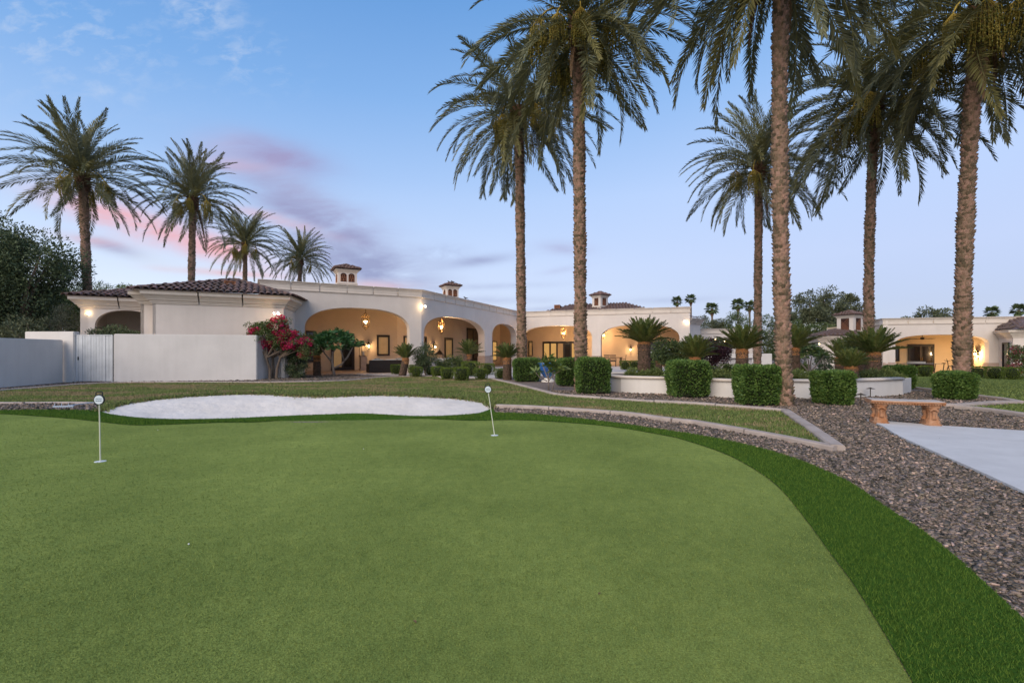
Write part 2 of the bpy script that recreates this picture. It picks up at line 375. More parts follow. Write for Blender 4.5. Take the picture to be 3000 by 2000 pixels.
def build_ground():
    xs = np.concatenate([[-900, -400, -200, -100, -60, -40, -30], np.arange(-24, 40.1, .5), [46, 55, 70, 100, 200, 400, 900]])
    ys = np.concatenate([[-60, -20, -8], np.arange(-4, 46.1, .4), [52, 60, 75, 100, 160, 300, 600, 1500]])
    gx, gy = np.meshgrid(xs, ys); z = T(gx, gy)
    v = np.stack([gx, gy, z], -1).reshape(-1, 3); nx, ny = len(xs), len(ys)
    i = (np.arange(ny - 1)[:, None] * nx + np.arange(nx - 1)[None]).ravel()
    struct(obj('ground', npmesh('ground', v, np.stack([i, i + 1, i + nx + 1, i + nx], 1), GROUND, True)))
build_ground()

seam_px = [(2671, 2000), (2584, 1849), (2492, 1703), (2438, 1632), (2356, 1519), (2275, 1424), (2194, 1367), (2112, 1326), (2004, 1290), (1950, 1277), (1800, 1252), (1650, 1238), (1500, 1231), (1350, 1232), (1116, 1228), (957, 1230), (800, 1234), (638, 1239), (480, 1245), (383, 1246), (287, 1236), (191, 1226), (64, 1217), (-60, 1213)]
outer_px = [(3000, 1817), (2898, 1724), (2817, 1649), (2709, 1562), (2600, 1491), (2492, 1416), (2411, 1378), (2329, 1345), (2221, 1313), (2113, 1288), (2004, 1269), (1950, 1261), (1800, 1239), (1650, 1222), (1500, 1211), (1450, 1208)]
bfront_px = [(1444, 1195), (1425, 1204), (1403, 1211), (1307, 1218), (1212, 1219), (1116, 1214), (1020, 1212), (829, 1219), (638, 1227), (478, 1228), (383, 1222), (319, 1213), (295, 1206)]
bback_px = [(295, 1206), (332, 1192), (414, 1176), (542, 1163), (670, 1156), (765, 1155), (861, 1160), (957, 1162), (1084, 1158), (1148, 1158), (1244, 1162), (1339, 1168), (1403, 1176), (1438, 1185), (1444, 1195)]
fl_px = [(295, 1202), (191, 1202), (128, 1201), (0, 1203), (-60, 1203)]
def GP(px): return [gw(*p) for p in px]
seam = crom([(-.3, -2.2), (.7, -.1), (1.27, 1.2)] + GP(seam_px) + [(-12.2, 9.2)], .15)
green_poly = np.vstack([seam, [(-13.5, 8.5), (-14, 4), (-14, -3), (-1, -3)]])
outer = crom([(.9, -1.2), (1.75, .75), (2.2, 1.72)] + GP(outer_px), .15)
bfront = crom(GP(bfront_px), .2); bback = crom(GP(bback_px), .2); fl = np.array(GP(fl_px) + [(-12.4, 10.6)])
collar_poly = np.vstack([seam, fl[::-1], bfront[::-1], outer[::-1]])
bunker_poly = np.vstack([bfront, bback[1:-1]])
sheet('putting_green', green_poly, .006, MATS['green'], .5)
sheet('turf_collar', collar_poly, .012, MATS['collar'], .5)
sheet('sand_bunker', bunker_poly, .012, SAND, .22)

# lawns
lc_back = [(-40, 1152), (0, 1147), (110, 1138), (210, 1130), (300, 1125), (351, 1123), (700, 1122), (807, 1122), (968, 1119), (1048, 1114), (1115, 1107), (1209, 1104), (1276, 1104), (1300, 1111)]
lc_r1 = [(1440, 1111.6), (1506, 1127), (1582, 1147), (1634, 1160), (1691, 1166), (1781, 1172), (1895, 1179.7), (2020, 1186.6), (2153, 1196), (2300, 1208)]
lc_r2 = [(2300, 1208), (2380, 1264), (2455, 1322)]
lc_low = [(2455, 1322), (2405, 1312), (2275, 1285), (2140, 1261), (2031, 1242), (1950, 1234), (1857, 1219), (1755, 1210), (1653, 1203), (1546, 1196), (1455, 1193)]
lc_left = [(283, 1185), (191, 1183), (0, 1184), (-60, 1184)]
cb_back = crom(GP(lc_back), .3); cb_r1 = crom(GP(lc_r1), .3); cb_r2 = np.array(GP(lc_r2)); cb_low = crom(GP(lc_low), .3); cb_left = crom(GP(lc_left), .3)
lawn_poly = np.vstack([cb_back, cb_r1, cb_r2[1:], cb_low[1:], np.array(GP(bback_px[::-1][1:])), cb_left])
sheet('lawn', lawn_poly, .016, MATS['lawn'], .45)
g_l1 = [(2676, 1138), (2731, 1144), (2865, 1163), (2934, 1171), (2986, 1181)]
g_l2 = [(2800, 1197), (2865, 1203), (2987, 1220), (3080, 1236)]
g1 = crom(GP(g_l1), .3); g2 = crom(GP(g_l2), .3)
GUEST_POLY = np.vstack([g1, GP([(3120, 1181), (3120, 1104), (2865, 1101.5), (2660, 1100)])]); SIDE_POLY = np.vstack([g2, GP([(3080, 1184), (2986, 1186)])])
sheet('guest_lawn', GUEST_POLY, .02, MATS['lawn'], .6)
sheet('side_lawn', SIDE_POLY, .02, MATS['lawn'], .5)
court_poly = np.vstack([crom(GP([(2540, 1232.6), (2586, 1253), (2633, 1282), (2736, 1329), (2844, 1377), (2926, 1415), (3000, 1450), (3080, 1490)]), .2), GP([(3300, 1500), (3300, 1285), (3000, 1267), (2745, 1251)])])
def slab(name, poly, h, m):
    b = MB(); n = len(poly); vs = [(p[0], p[1], Tz(*p) + k) for k in (-.05, h) for p in poly]
    b.add(vs, [tuple(range(n, 2 * n))] + [(i, (i + 1) % n, n + (i + 1) % n, n + i) for i in range(n)])
    me = b.mesh(name, m); bm = bmesh.new(); bm.from_mesh(me); bmesh.ops.recalc_face_normals(bm, faces=bm.faces); bmesh.ops.triangulate(bm, faces=[f for f in bm.faces if len(f.verts) > 4]); bm.to_mesh(me); bm.free()
    return struct(obj(name, me))
slab('pale_court', court_poly, .035, COURT)

def curb(polys):
    root = struct(bpy.data.objects.new('garden_curb', None)); col.objects.link(root)
    for pl, L_, w, h in polys:
        pl = np.asarray(pl); seg = np.linalg.norm(np.diff(pl, axis=0), axis=1); s = np.concatenate([[0], np.cumsum(seg)]); tot = s[-1]
        n = max(1, round(tot / L_)); cuts = np.linspace(0, tot, n + 1)
        for a, b_ in zip(cuts[:-1], cuts[1:]):
            a += .012; b_ -= .012; k = max(2, int((b_ - a) / .3) + 1); q = np.linspace(a, b_, k)
            p = np.stack([np.interp(q, s, pl[:, 0]), np.interp(q, s, pl[:, 1])], 1)
            t = np.gradient(p, axis=0); t /= np.linalg.norm(t, axis=1, keepdims=True); nn = np.stack([-t[:, 1], t[:, 0]], 1)
            prof = [(-.5, -.06), (-.5, .75), (-.4, 1.0), (.4, 1.0), (.5, .75), (.5, -.06)]; mb = MB(); vs = []
            hh = h + random.uniform(-.006, .006)
            for pi, ni in zip(p, nn):
                z = Tz(*pi)
                vs += [(pi[0] + ni[0] * o * w, pi[1] + ni[1] * o * w, z + (e * hh if e > 0 else -.06)) for o, e in prof]
            m_ = len(prof); fs = [(i * m_ + j, i * m_ + j + 1, (i + 1) * m_ + j + 1, (i + 1) * m_ + j) for i in range(k - 1) for j in range(m_ - 1)]
            mb.add(vs, fs + [tuple(range(m_)), tuple(range((k - 1) * m_, k * m_))[::-1]]); mb.build('curb_block', CURB, root)
curb([(cb_back, 1.6, .15, .07), (cb_r1, 1.5, .16, .08), (cb_r2, 1.2, .17, .08), (cb_low, 1.4, .14, .075), (cb_left, 1.5, .13, .06), (g1, 1.8, .17, .07), (g2, 1.6, .17, .09),
      (crom(GP([(2986, 1181), (2900, 1184), (2806, 1191), (2755, 1190)]), .3), 1.4, .24, .07), (crom(GP([(2740, 1099.5), (2865, 1103), (3000, 1107.5), (3100, 1111)]), .4), 2.5, .2, .06)])

def edge_dist(x, y, line):
    line = np.asarray(line)[::3]; return np.min(np.hypot(x[:, None] - line[None, :, 0], y[:, None] - line[None, :, 1]), 1)
def scatter(poly, dens, ymax, ref=4.0, powr=1.5, xlim=1.12):
    poly = np.asarray(poly); lo, hi = poly.min(0), poly.max(0); hi = np.minimum(hi, [1e9, ymax]); lo = np.maximum(lo, [-1e9, 1.3])
    n = int((hi[0] - lo[0]) * (hi[1] - lo[1]) * dens); x = rng.uniform(lo[0], hi[0], n); y = rng.uniform(lo[1], hi[1], n)
    k = (np.abs(x) < xlim * y + .4) & (rng.uniform(0, 1, n) < np.minimum(1, (ref / y) ** powr)); x, y = x[k], y[k]; k = inside(poly, x, y); return x[k], y[k]
# collar blades
x, y = scatter(collar_poly, 20000, 12.0, 3.2, 1.7); sc = np.maximum(1, y / 3.4) ** .75
v, f = blades(x, y, T(x, y) + .010, .018 * np.minimum(sc, 1.5), .0042 * sc, 1.0)
o = stuff(obj('collar_turf_blades', npmesh('collar_turf_blades', v, f, BLADE_C))); tag(o, 'dark green artificial turf blades of the collar round the putting green', 'turf')
# putting green fibres close to the camera
x, y = scatter(green_poly, 30000, 9.0, 1.9, 3.0); sc = np.maximum(1, y / 1.9) ** .9
v, f = blades(x, y, T(x, y) + .005, .007 * np.minimum(sc, 1.4), .0032 * sc, 1.2)
o = stuff(obj('green_turf_fibres', npmesh('green_turf_fibres', v, f, BLADE_G))); tag(o, 'short light green fibres of the putting green', 'turf')
# lawn blades, drier toward the bunker and wall
x, y = scatter(lawn_poly, 1300, 24, 12, 1.2)
from mathutils import noise as mnoise
pat = np.array([mnoise.fractal(Vector((a * .45, b * 1.0, 3.1)), .9, 2.1, 5) for a, b in zip(x, y)])
dry = rng.uniform(0, 1, len(x)) < np.clip(-.12 + (pat + .32 * ss(2.0, -4.5, x) * ss(12, 15, y)) * 1.9, .05, .92)
sc = np.maximum(1, y / 12)
for nm, k, m, lab in (('lawn_blades', ~dry, BLADE_L, 'green blades of the mown lawn behind the bunker'), ('dry_lawn_blades', dry, BLADE_D, 'straw coloured dry blades scattered through the lawn')):
    v, f = blades(x[k], y[k], T(x[k], y[k]) + .012, .045 * np.ones(k.sum()), .02 * sc[k], 1.0)
    tag(stuff(obj(nm, npmesh(nm, v, f, m))), lab, 'grass')
x, y = np.hstack([scatter(GUEST_POLY, 260, 40, 100, 1.0), scatter(SIDE_POLY, 500, 40, 100, 1.0)])
v, f = blades(x, y, T(x, y) + .012, .05 * np.ones(len(x)), .05 * np.ones(len(x)), 1.0); tag(stuff(obj('guest_lawn_blades', npmesh('guest_lawn_blades', v, f, BLADE_L))), 'green blades of the lawn before the guest house', 'grass')
# gravel stones: crushed rock, dense near, sparser far
bed = np.vstack([outer, GP([(1445, 1198)]), cb_low[::-1], cb_r2[::-1], cb_r1[::-1][:-4], GP([(1800, 1150), (1964, 1155), (2143, 1165), (2323, 1166), (2505, 1164), (2645, 1156), (2676, 1137)]), g1, GP([(2986, 1190), (2800, 1196)]), g2, [(13.5, 9.5), (11, 6.2)], [(4.6, -1), (1.3, -1)]])
def stones(n_, x, y, s):
    # low-poly irregular rocks: 8 jittered corners, 12 triangles as 6 quads
    c = np.array([(a, b, d) for d in (-1, 1) for b in (-1, 1) for a in (-1, 1)], float)
    v = c[None] * rng.uniform(.45, 1.0, (n_, 8, 3)) * np.stack([rng.uniform(.75, 1.35, n_), rng.uniform(.55, 1, n_), rng.uniform(.3, .6, n_)], 1)[:, None]
    a = rng.uniform(0, 2 * np.pi, n_); ca, sa = np.cos(a)[:, None], np.sin(a)[:, None]
    tl = rng.normal(0, .35, (n_, 2)); X = v[..., 0] * ca - v[..., 1] * sa; Y = v[..., 0] * sa + v[..., 1] * ca; Z = v[..., 2] + X * tl[:, :1] + Y * tl[:, 1:]
    vv = np.stack([X * s[:, None] + x[:, None], Y * s[:, None] + y[:, None], Z * s[:, None] + (T(x, y) + s * .3)[:, None]], -1).reshape(-1, 3)
    q = np.array([(0, 2, 3, 1), (4, 5, 7, 6), (0, 1, 5, 4), (2, 6, 7, 3), (0, 4, 6, 2), (1, 3, 7, 5)])
    return vv, (q[None] + (np.arange(n_) * 8)[:, None, None]).reshape(-1, 4)
x, y = scatter(bed, 3400, 15.5, 3.4, 1.45, 1.15)
k = ~inside(court_poly, x, y) | (rng.uniform(0, 1, len(x)) < .0025); x, y = x[k], y[k]
s = (.006 + .013 * rng.uniform(0, 1, len(x)) ** 1.8) * np.maximum(1, y / 3.6) ** .5
pale = rng.uniform(0, 1, len(x)) < .14
for nm, k, m, lab in (('gravel', ~pale, STONES, 'grey brown crushed gravel covering the planting bed'), ('pale_gravel', pale, STONES_L, 'tan and pale pieces of gravel strewn through the bed')):
    v, f = stones(int(k.sum()), x[k], y[k], s[k]); tag(stuff(obj(nm, npmesh(nm, v, f, m))), lab, 'gravel')
# gravel strips along the wall foot, left of the bunker and under the bougainvillea
strips = [np.vstack([GP([(0, 1139), (210, 1121), (330, 1120), (750, 1114), (830, 1104), (930, 1100), (1040, 1097), (1110, 1103)]), cb_back[::-1][10:]]), np.vstack([cb_left, fl[::-1]])]
for pol in strips:
    x, y = scatter(pol, 380, 26, 10, .8, 1.2); s = rng.uniform(.02, .045, len(x)); v, f = stones(len(x), x, y, s)
    o = stuff(obj('bed_gravel', npmesh('bed_gravel', v, f, STONES)))
    tag(o, 'gravel strip between the lawn curb and the white garden wall' if pol is strips[0] else 'gravel strip left of the bunker below the lawn curb', 'gravel')

# ragged grass over the bunker rim, and dirt and clippings along the turf seam
def along(line, n, wob):
    line = np.asarray(line); seg = np.linalg.norm(np.diff(line, axis=0), axis=1); q = np.concatenate([[0], np.cumsum(seg)]); t = rng.uniform(0, q[-1], n)
    return np.interp(t, q, line[:, 0]) + rng.normal(0, wob, n), np.interp(t, q, line[:, 1]) + rng.normal(0, wob, n)
x, y = along(bback, 5200, .07); v, f = blades(x, y, T(x, y) + .005, .085 * np.ones(len(x)), .03 * np.ones(len(x)), 1.3)
tag(stuff(obj('rim_grass', npmesh('rim_grass', v, f, BLADE_L))), 'ragged grass hanging over the far rim of the bunker', 'grass')
x, y = along(bback, 2600, .06); v, f = blades(x, y - .03, T(x, y) + .004, .06 * np.ones(len(x)), .03 * np.ones(len(x)), 1.6)
tag(stuff(obj('rim_straw', npmesh('rim_straw', v, f, BLADE_D))), 'dry straw along the far rim of the bunker', 'grass')
kk = seam[(seam[:, 1] > 1.3) & (seam[:, 0] > -1)]
x, y = along(kk, 900, .012); v, f = stones(len(x), x, y, rng.uniform(.002, .006, len(x)))
tag(stuff(obj('seam_debris', npmesh('seam_debris', v, f, STONES_L))), 'crumbs of grit along the seam of green and collar', 'debris')
# ------------------------------------------------------------------ main house
HT = 5.0
A0, AB, BC, CE = (-13.0, 24.7), (-5.47, 28.85), P(1524, 44.8), P(2021, 39.7)
house = thing('main_house', 'long low white stucco house with arched arcades and tile roofs', 'house', (-5.47, 28.85, 0))
HOFF = Vector((-5.47, 28.85, 0))
def hb(b, name, m, parent=None, smooth=False, bevel=0.0, root=None):
    """build mesh data given in world coordinates as a child of a thing placed away from the origin"""
    rt = root or house; off = rt.location
    b.v = [(p[0] - off.x, p[1] - off.y, p[2] - off.z) for p in b.v]
    return obj(name, b.mesh(name, m, smooth=smooth, bevel=bevel), None, parent or rt)
def dirn(a, b):
    d = Vector((b[0] - a[0], b[1] - a[1], 0)); l = d.length; return d / l, l
def outn(d): return Vector((d.y, -d.x, 0))
def arch_z(s, op):
    s0, s1, sp, ap, n = op; t = abs(2 * (s - s0) / (s1 - s0) - 1); return sp + (ap - sp) * max(0.0, 1 - t ** n) ** (1 / n)
def wall(name, a, b, z0, z1, th, m, ops=(), root=None, parent=None):
    """wall with arched openings; front face on line a-b, thickness th behind; ops = (s0,s1,spring,apex,n)"""
    d, l = dirn(a, b); n = outn(d); A = Vector((a[0], a[1], 0)); ss_ = {0.0, l}
    for op in ops:
        m_ = 36
        for i in range(m_ + 1): ss_.add(op[0] + (op[1] - op[0]) * .5 * (1 - math.cos(math.pi * i / m_)))
    S = sorted(ss_); mb = MB()
    def Pt(s, off, z): q = A + d * s + n * off; return (q.x, q.y, z)
    for s0, s1 in zip(S[:-1], S[1:]):
        mid = (s0 + s1) / 2; op = next((o for o in ops if o[0] < mid < o[1]), None)
        zb0, zb1 = (z0, z0) if op is None else (arch_z(s0, op), arch_z(s1, op))
        mb.add([Pt(s0, 0, zb0), Pt(s1, 0, zb1), Pt(s1, 0, z1), Pt(s0, 0, z1)], [(0, 1, 2, 3)])
        mb.add([Pt(s0, -th, zb0), Pt(s1, -th, zb1), Pt(s1, -th, z1), Pt(s0, -th, z1)], [(3, 2, 1, 0)])
        mb.add([Pt(s0, 0, zb0), Pt(s1, 0, zb1), Pt(s1, -th, zb1), Pt(s0, -th, zb0)], [(3, 2, 1, 0)])
        mb.add([Pt(s0, 0, z1), Pt(s1, 0, z1), Pt(s1, -th, z1), Pt(s0, -th, z1)], [(0, 1, 2, 3)])
    for op in ops:
        for s in op[:2]: mb.add([Pt(s, 0, z0), Pt(s, -th, z0), Pt(s, -th, op[2]), Pt(s, 0, op[2])], [(0, 1, 2, 3)])
    for s in (0, l): mb.add([Pt(s, 0, z0), Pt(s, -th, z0), Pt(s, -th, z1), Pt(s, 0, z1)], [(0, 1, 2, 3)])
    return hb(mb, name, m, parent, root=root)
def op_px(a, b, u0, u1, vs, va, n=2.6):
    l = dirn(a, b)[1]; t0, _ = hit(u0, a, b); t1, _ = hit(u1, a, b); um = .5 * (t0 + t1); q = (a[0] + um * (b[0] - a[0]), a[1] + um * (b[1] - a[1]))
    return (t0 * l, t1 * l, zat(vs, q[1]), zat(va, q[1]), n)
opA = [op_px(A0, AB, 893, 1200, 968, 902, 2.5)]
opB = [op_px(AB, BC, 1242, 1420, 985, 930, 2.5), op_px(AB, BC, 1442, 1513, 988, 949, 2.4)]
opC = [op_px(BC, CE, 1531, 1734, 990, 954, 2.6), op_px(BC, CE, 1760, 1991, 994, 951, 2.6)]
TH = .55
wall('facade_wall', A0, AB, -.1, HT - .05, TH, STUCCO, opA)
wall('facade_wall', AB, BC, -.1, HT - .05, TH, STUCCO, opB)
wall('facade_wall', BC, CE, -.5, HT - .05, TH, STUCCO, opC)
def mitre(pl):
    out = []
    for i, p in enumerate(pl):
        n1 = outn(dirn(pl[i - 1], p)[0]) if i > 0 else None; n2 = outn(dirn(p, pl[i + 1])[0]) if i < len(pl) - 1 else None
        if n1 is None: out.append(n2)
        elif n2 is None: out.append(n1)
        else: out.append((n1 + n2) / (1 + n1.dot(n2)))
    return out
def cornice(pl, prof, L_, m, root=None, name='cornice_block', gap=.028, lens=None):
    mt = mitre(pl)
    for i in range(len(pl) - 1):
        d, l = dirn(pl[i], pl[i + 1]); n = outn(d); k = max(1, round(l / L_)); A = Vector((*pl[i], 0))
        for j in range(k):
            sa, sb = l * j / k, l * (j + 1) / k; ma = mt[i] if j == 0 else n; mb_ = mt[i + 1] if j == k - 1 else n
            sa += gap if j else .0015; sb -= gap if j < k - 1 else .0015
            b = MB(); vs = []
            for s, mm in ((sa, ma), (sb, mb_)):
                for o_, z in prof: q = A + d * s + mm * o_; vs.append((q.x, q.y, z))
            c = len(prof); b.add(vs, [(q, q + 1, c + q + 1, c + q) for q in range(c - 1)] + [(c - 1, 0, c, 2 * c - 1), tuple(range(c)), tuple(range(2 * c - 1, c - 1, -1))])
            hb(b, name, m, root=root)
def par_prof(z): return [(-.3, z - .06), (.004, z - .06), (.004, z - .50), (.045, z - .49), (.06, z - .45), (.06, z - .42), (.03, z - .40), (.028, z - .17), (.06, z - .155), (.062, z - .10), (.11, z - .06), (.13, z - .02), (.13, z), (-.3, z)]
A_back = (-15.4, 29.1); C_back = (17.0, 46.5)
cornice([A_back, A0, AB, BC, CE, C_back], par_prof(HT + .02), 1.45, CAST)
wall('side_wall', A_back, A0, 0, HT - .05, .3, STUCCO); wall('side_wall', CE, C_back, -.5, HT - .05, .3, STUCCO)
# stone pier bases
def pier(a, b, s0, s1, h, z0=-.1, root=None, out=.05):
    d, l = dirn(a, b); n = outn(d); A = Vector((*a, 0)); c = A + d * (s0 + s1) / 2 - n * TH / 2
    mb = MB(); mb.obox((c.x, c.y, z0), d, n, s1 - s0 + .09, TH + 2 * out, h); mb.obox((c.x, c.y, z0 + h), d, n, s1 - s0 + .05, TH + out, .06)
    hb(mb, 'pier_base', STONE, bevel=.015, root=root)
pier(AB, BC, opB[0][1], opB[1][0], 1.0); pier(BC, CE, opC[0][1], opC[1][0], .95); pier(BC, CE, opC[1][1], dirn(BC, CE)[1] - .02, .95, -.5)
# patio back walls
dA, lA = dirn(A0, AB); dB, lB = dirn(AB, BC); dC, lC = dirn(BC, CE); nA, nB, nC = outn(dA), outn(dB), outn(dC)
def inter(p, d, q, e):
    det = d.x * (-e.y) + e.x * d.y; r = (q[0] - p[0], q[1] - p[1]); t = (r[0] * (-e.y) + e.x * r[1]) / det; return (p[0] + d.x * t, p[1] + d.y * t)
pA = Vector((*A0, 0)) - nA * 5.5; pB = Vector((*AB, 0)) - nB * 4.2; pC = Vector((*BC, 0)) - nC * 5.2
BAB = inter(pA, dA, pB, dB); BBC = inter(pB, dB, pC, dC); BA0 = (pA.x - dA.x * 1.0, pA.y - dA.y * 1.0); BCE = (pC.x + dC.x * lC, pC.y + dC.y * lC)
for a, b in ((BA0, BAB), (BAB, BBC), (BBC, BCE)): wall('patio_wall', a, b, -.1, 4.6, .25, PATIO_W)
aL = tuple((Vector((*A0, 0)) + dA * .9 - nA * .56)[:2]); wall('patio_wall', tuple((Vector((*aL, 0)) - nA * 5.2)[:2]), aL, -.1, 4.6, .2, PATIO_W)
c_r = tuple((Vector((*CE, 0)) - dC * .45 - nC * .56)[:2]); wall('patio_wall', c_r, tuple((Vector((*c_r, 0)) - nC * 4.8)[:2]), -.3, 4.6, .2, PATIO_W)
b = MB(); b.prism([A0, AB, BC, CE, C_back, (6, 58), (-12, 50), (-20, 38), A_back], 4.55, 4.72); me_ = hb(b, 'ceiling_slab', PATIO_W)
b = MB(); b.prism([A_back, (-20, 38), (-12, 50), (6, 58), C_back, (15, 48), (6, 56), (-11, 48.5), (-18.6, 37.5)], -.3, 4.55); hb(b, 'rear_wall', STUCCO)
fl_o = [BA0, A0, AB, BC, CE, BCE, BBC, BAB]
b = MB(); b.prism(fl_o, -.3, .03); hb(b, 'patio_floor', PATIO_F)

def opening(a, b, u0, u1, v0, v1, kind, root=None, panes=1, glass=None, fw=.075, zb=None, off=.02):
    """door or window on wall line a-b given by pixel edges; frame + panes proud of the wall"""
    d, l = dirn(a, b); n = outn(d); t0, q0 = hit(u0, a, b); t1, q1 = hit(u1, a, b); Ym = (q0[1] + q1[1]) / 2
    zt = zat(v0, Ym); z0 = zat(v1, Ym) if zb is None else zb; s0, s1 = t0 * l, t1 * l; A = Vector((*a, 0))
    fr = MB()
    def bar(sa, sb, za, zb_, dep=.09):
        c = A + d * (sa + sb) / 2 + n * (dep / 2 - .02 + off); fr.obox((c.x, c.y, za), d, n, sb - sa, dep, zb_ - za)
    bar(s0, s1, zt - fw * 1.4, zt); bar(s0, s0 + fw, z0, zt - fw * 1.4); bar(s1 - fw, s1, z0, zt - fw * 1.4)
    if kind == 'window': bar(s0 + fw, s1 - fw, z0, z0 + fw)
    rt = hb(fr, kind, DARKW, root=root)
    w = (s1 - s0 - 2 * fw) / panes; zl = z0 + (fw if kind == 'window' else .02)
    for i in range(panes):
        sa = s0 + fw + i * w
        if panes > 1 or kind == 'door':
            lf = MB(); fr = lf; st = .085
            bar(sa + .004, sa + st, zl, zt - fw * 1.4, .07); bar(sa + w - st, sa + w - .004, zl, zt - fw * 1.4, .07); bar(sa + st, sa + w - st, zl, zl + .22, .07); bar(sa + st, sa + w - st, zt - fw * 1.4 - .10, zt - fw * 1.4, .07)
            hb(lf, 'leaf_frame', DARKW, rt, root=root)
            sa2, sb2, za, zc = sa + st, sa + w - st, zl + .22, zt - fw * 1.4 - .10
        else: sa2, sb2, za, zc = sa, sa + w, zl, zt - fw * 1.4
        g = MB(); c = A + d * (sa2 + sb2) / 2 + n * (.012 + off); g.obox((c.x, c.y, za), d, n, sb2 - sa2 - .004, .012, zc - za)
        gm = glass[i] if isinstance(glass, (list, tuple)) else (glass or GLASSD); hb(g, 'pane', gm, rt, root=root)
    if kind == 'door' and panes == 2:
        for sg in (-1, 1):
            h = MB(); c = A + d * ((s0 + s1) / 2 + sg * .05) + n * (.075 + off); h.obox((c.x, c.y, z0 + .95), d, n, .025, .03, .25); hb(h, 'door_handle', BRASS, rt, root=root)
    return rt
opening(BA0, BAB, 970, 1038, 981, 1082, 'door', panes=2, glass=[GLASSB, GLASSD], zb=.03)
opening(BA0, BAB, 1104, 1141, 981, 1041, 'window', glass=GLASSB, fw=.11)
opening(BA0, BAB, 896, 925, 969, 1060, 'window', glass=GLASSD)
opening(BAB, BBC, 1182, 1206, 984, 1045, 'window', glass=GLASSB, fw=.09)
opening(BAB, BBC, 1238, 1248, 986, 1046, 'window', glass=GLASSD)
opening(BAB, BBC, 1302, 1325, 989, 1060, 'door', panes=1, glass=GLASSB, zb=.03)
opening(BAB, BBC, 1367, 1404, 962, 1060, 'window', panes=2, glass=[GLASSD, GLASSD])
opening(BAB, BBC, 1441, 1454, 999, 1056, 'window', glass=GLASSW)
opening(BAB, BBC, 1481, 1502, 999, 1058, 'door', panes=1, glass=GLASSB, zb=.03)
opening(BBC, BCE, 1549, 1561, 999, 1043, 'window', glass=GLASSB)
opening(BBC, BCE, 1590, 1696, 1000, 1060, 'door', panes=5, glass=[GLASSW, GLASSW, GLASSB, GLASSD, GLASSW], zb=.03)
opening(BBC, BCE, 1870, 1962, 1001, 1078, 'door', panes=3, glass=[GLASSD, GLASSD, GLASSD], zb=.03)

# ---- front left block with hip roof, pilaster step and the low porch to its left
BTZ0, BTZ1 = 3.41, 3.96
Q1, Q2 = (-15.87, 21.1), (-11.17, 23.37); dQ, lQ = dirn(Q1, Q2); nQ = outn(dQ)
Q3 = hit(864, A0, AB)[1]
Q1b = tuple((Vector((*Q1, 0)) - nQ * .55)[:2]); Qp = hit(412, Q1b, (Q1b[0] + dQ.x, Q1b[1] + dQ.y))[1]; Qpb = tuple((Vector((*Qp, 0)) - nQ * 6)[:2])
for a, b_ in ((Qpb, Qp), (Qp, Q1b), (Q1b, Q1), (Q1, Q2), (Q2, Q3)): wall('block_wall', a, b_, -.1, BTZ1 - .05, .12, STUCCO)
big = [(0.003, BTZ1), (0.003, BTZ0), (.05, BTZ0 + .005), (.06, BTZ0 + .06), (.09, BTZ0 + .07), (.10, BTZ0 + .13), (.16, BTZ0 + .15), (.20, BTZ0 + .22), (.30, BTZ0 + .33), (.36, BTZ0 + .37), (.38, BTZ0 + .39), (.38, BTZ0 + .52), (.43, BTZ0 + .53), (.45, BTZ1 - .01), (.42, BTZ1)]
cornice([Qpb, Qp, Q1b, Q1, Q2, Q3], big, 1.5, CAST)
R0 = P(235, 23.2); R1 = (R0[0] + dA.x * 7.5, R0[1] + dA.y * 7.5); Rb = (R0[0] - nA.x * 6, R0[1] - nA.y * 6)
opR = [op_px(R0, R1, 278, 462, 958, 909, 2.3)]
wall('porch_wall', R0, R1, -.1, BTZ1 - .05, .4, STUCCO, opR); wall('porch_wall', Rb, R0, -.1, BTZ1 - .05, .3, STUCCO)
cornice([Rb, R0, R1], big, 1.6, CAST)
rb0 = (R0[0] - nA.x * 3.5, R0[1] - nA.y * 3.5); wall('porch_back_wall', rb0, (rb0[0] + dA.x * 8, rb0[1] + dA.y * 8), -.1, 4, .2, STUCCO)
b = MB(); b.prism([R0, R1, (R1[0] - nA.x * 6, R1[1] - nA.y * 6), Rb], 3.95, 4.04); hb(b, 'porch_ceiling', STUCCO)

def tile_mesh(name, L_=.44, r0=.125, r1=.105, n=7, t=.016):
    b = MB(); vs = []
    for x, r in ((0, r0), (L_, r1)):
        for k in range(n + 1): a = math.pi * k / n; vs.append((x, r * math.cos(a), r * .72 * math.sin(a) + (0 if x else .012)))
    for x, r in ((0, r0 - t), (L_, r1 - t)):
        for k in range(n + 1): a = math.pi * k / n; vs.append((x, r * math.cos(a), r * .72 * math.sin(a) + (0 if x else .012)))
    m_ = n + 1; fs = [(k, k + 1, m_ + k + 1, m_ + k) for k in range(n)] + [(2 * m_ + k + 1, 2 * m_ + k, 3 * m_ + k, 3 * m_ + k + 1) for k in range(n)] + [(k, 2 * m_ + k, 2 * m_ + k + 1, k + 1) for k in range(n)]
    b.add(vs, fs); return b.mesh(name, TILE, smooth=False)
TILE_ME = tile_mesh('roof_tile'); RIDGE_ME = tile_mesh('ridge_tile', .46, .15, .13)
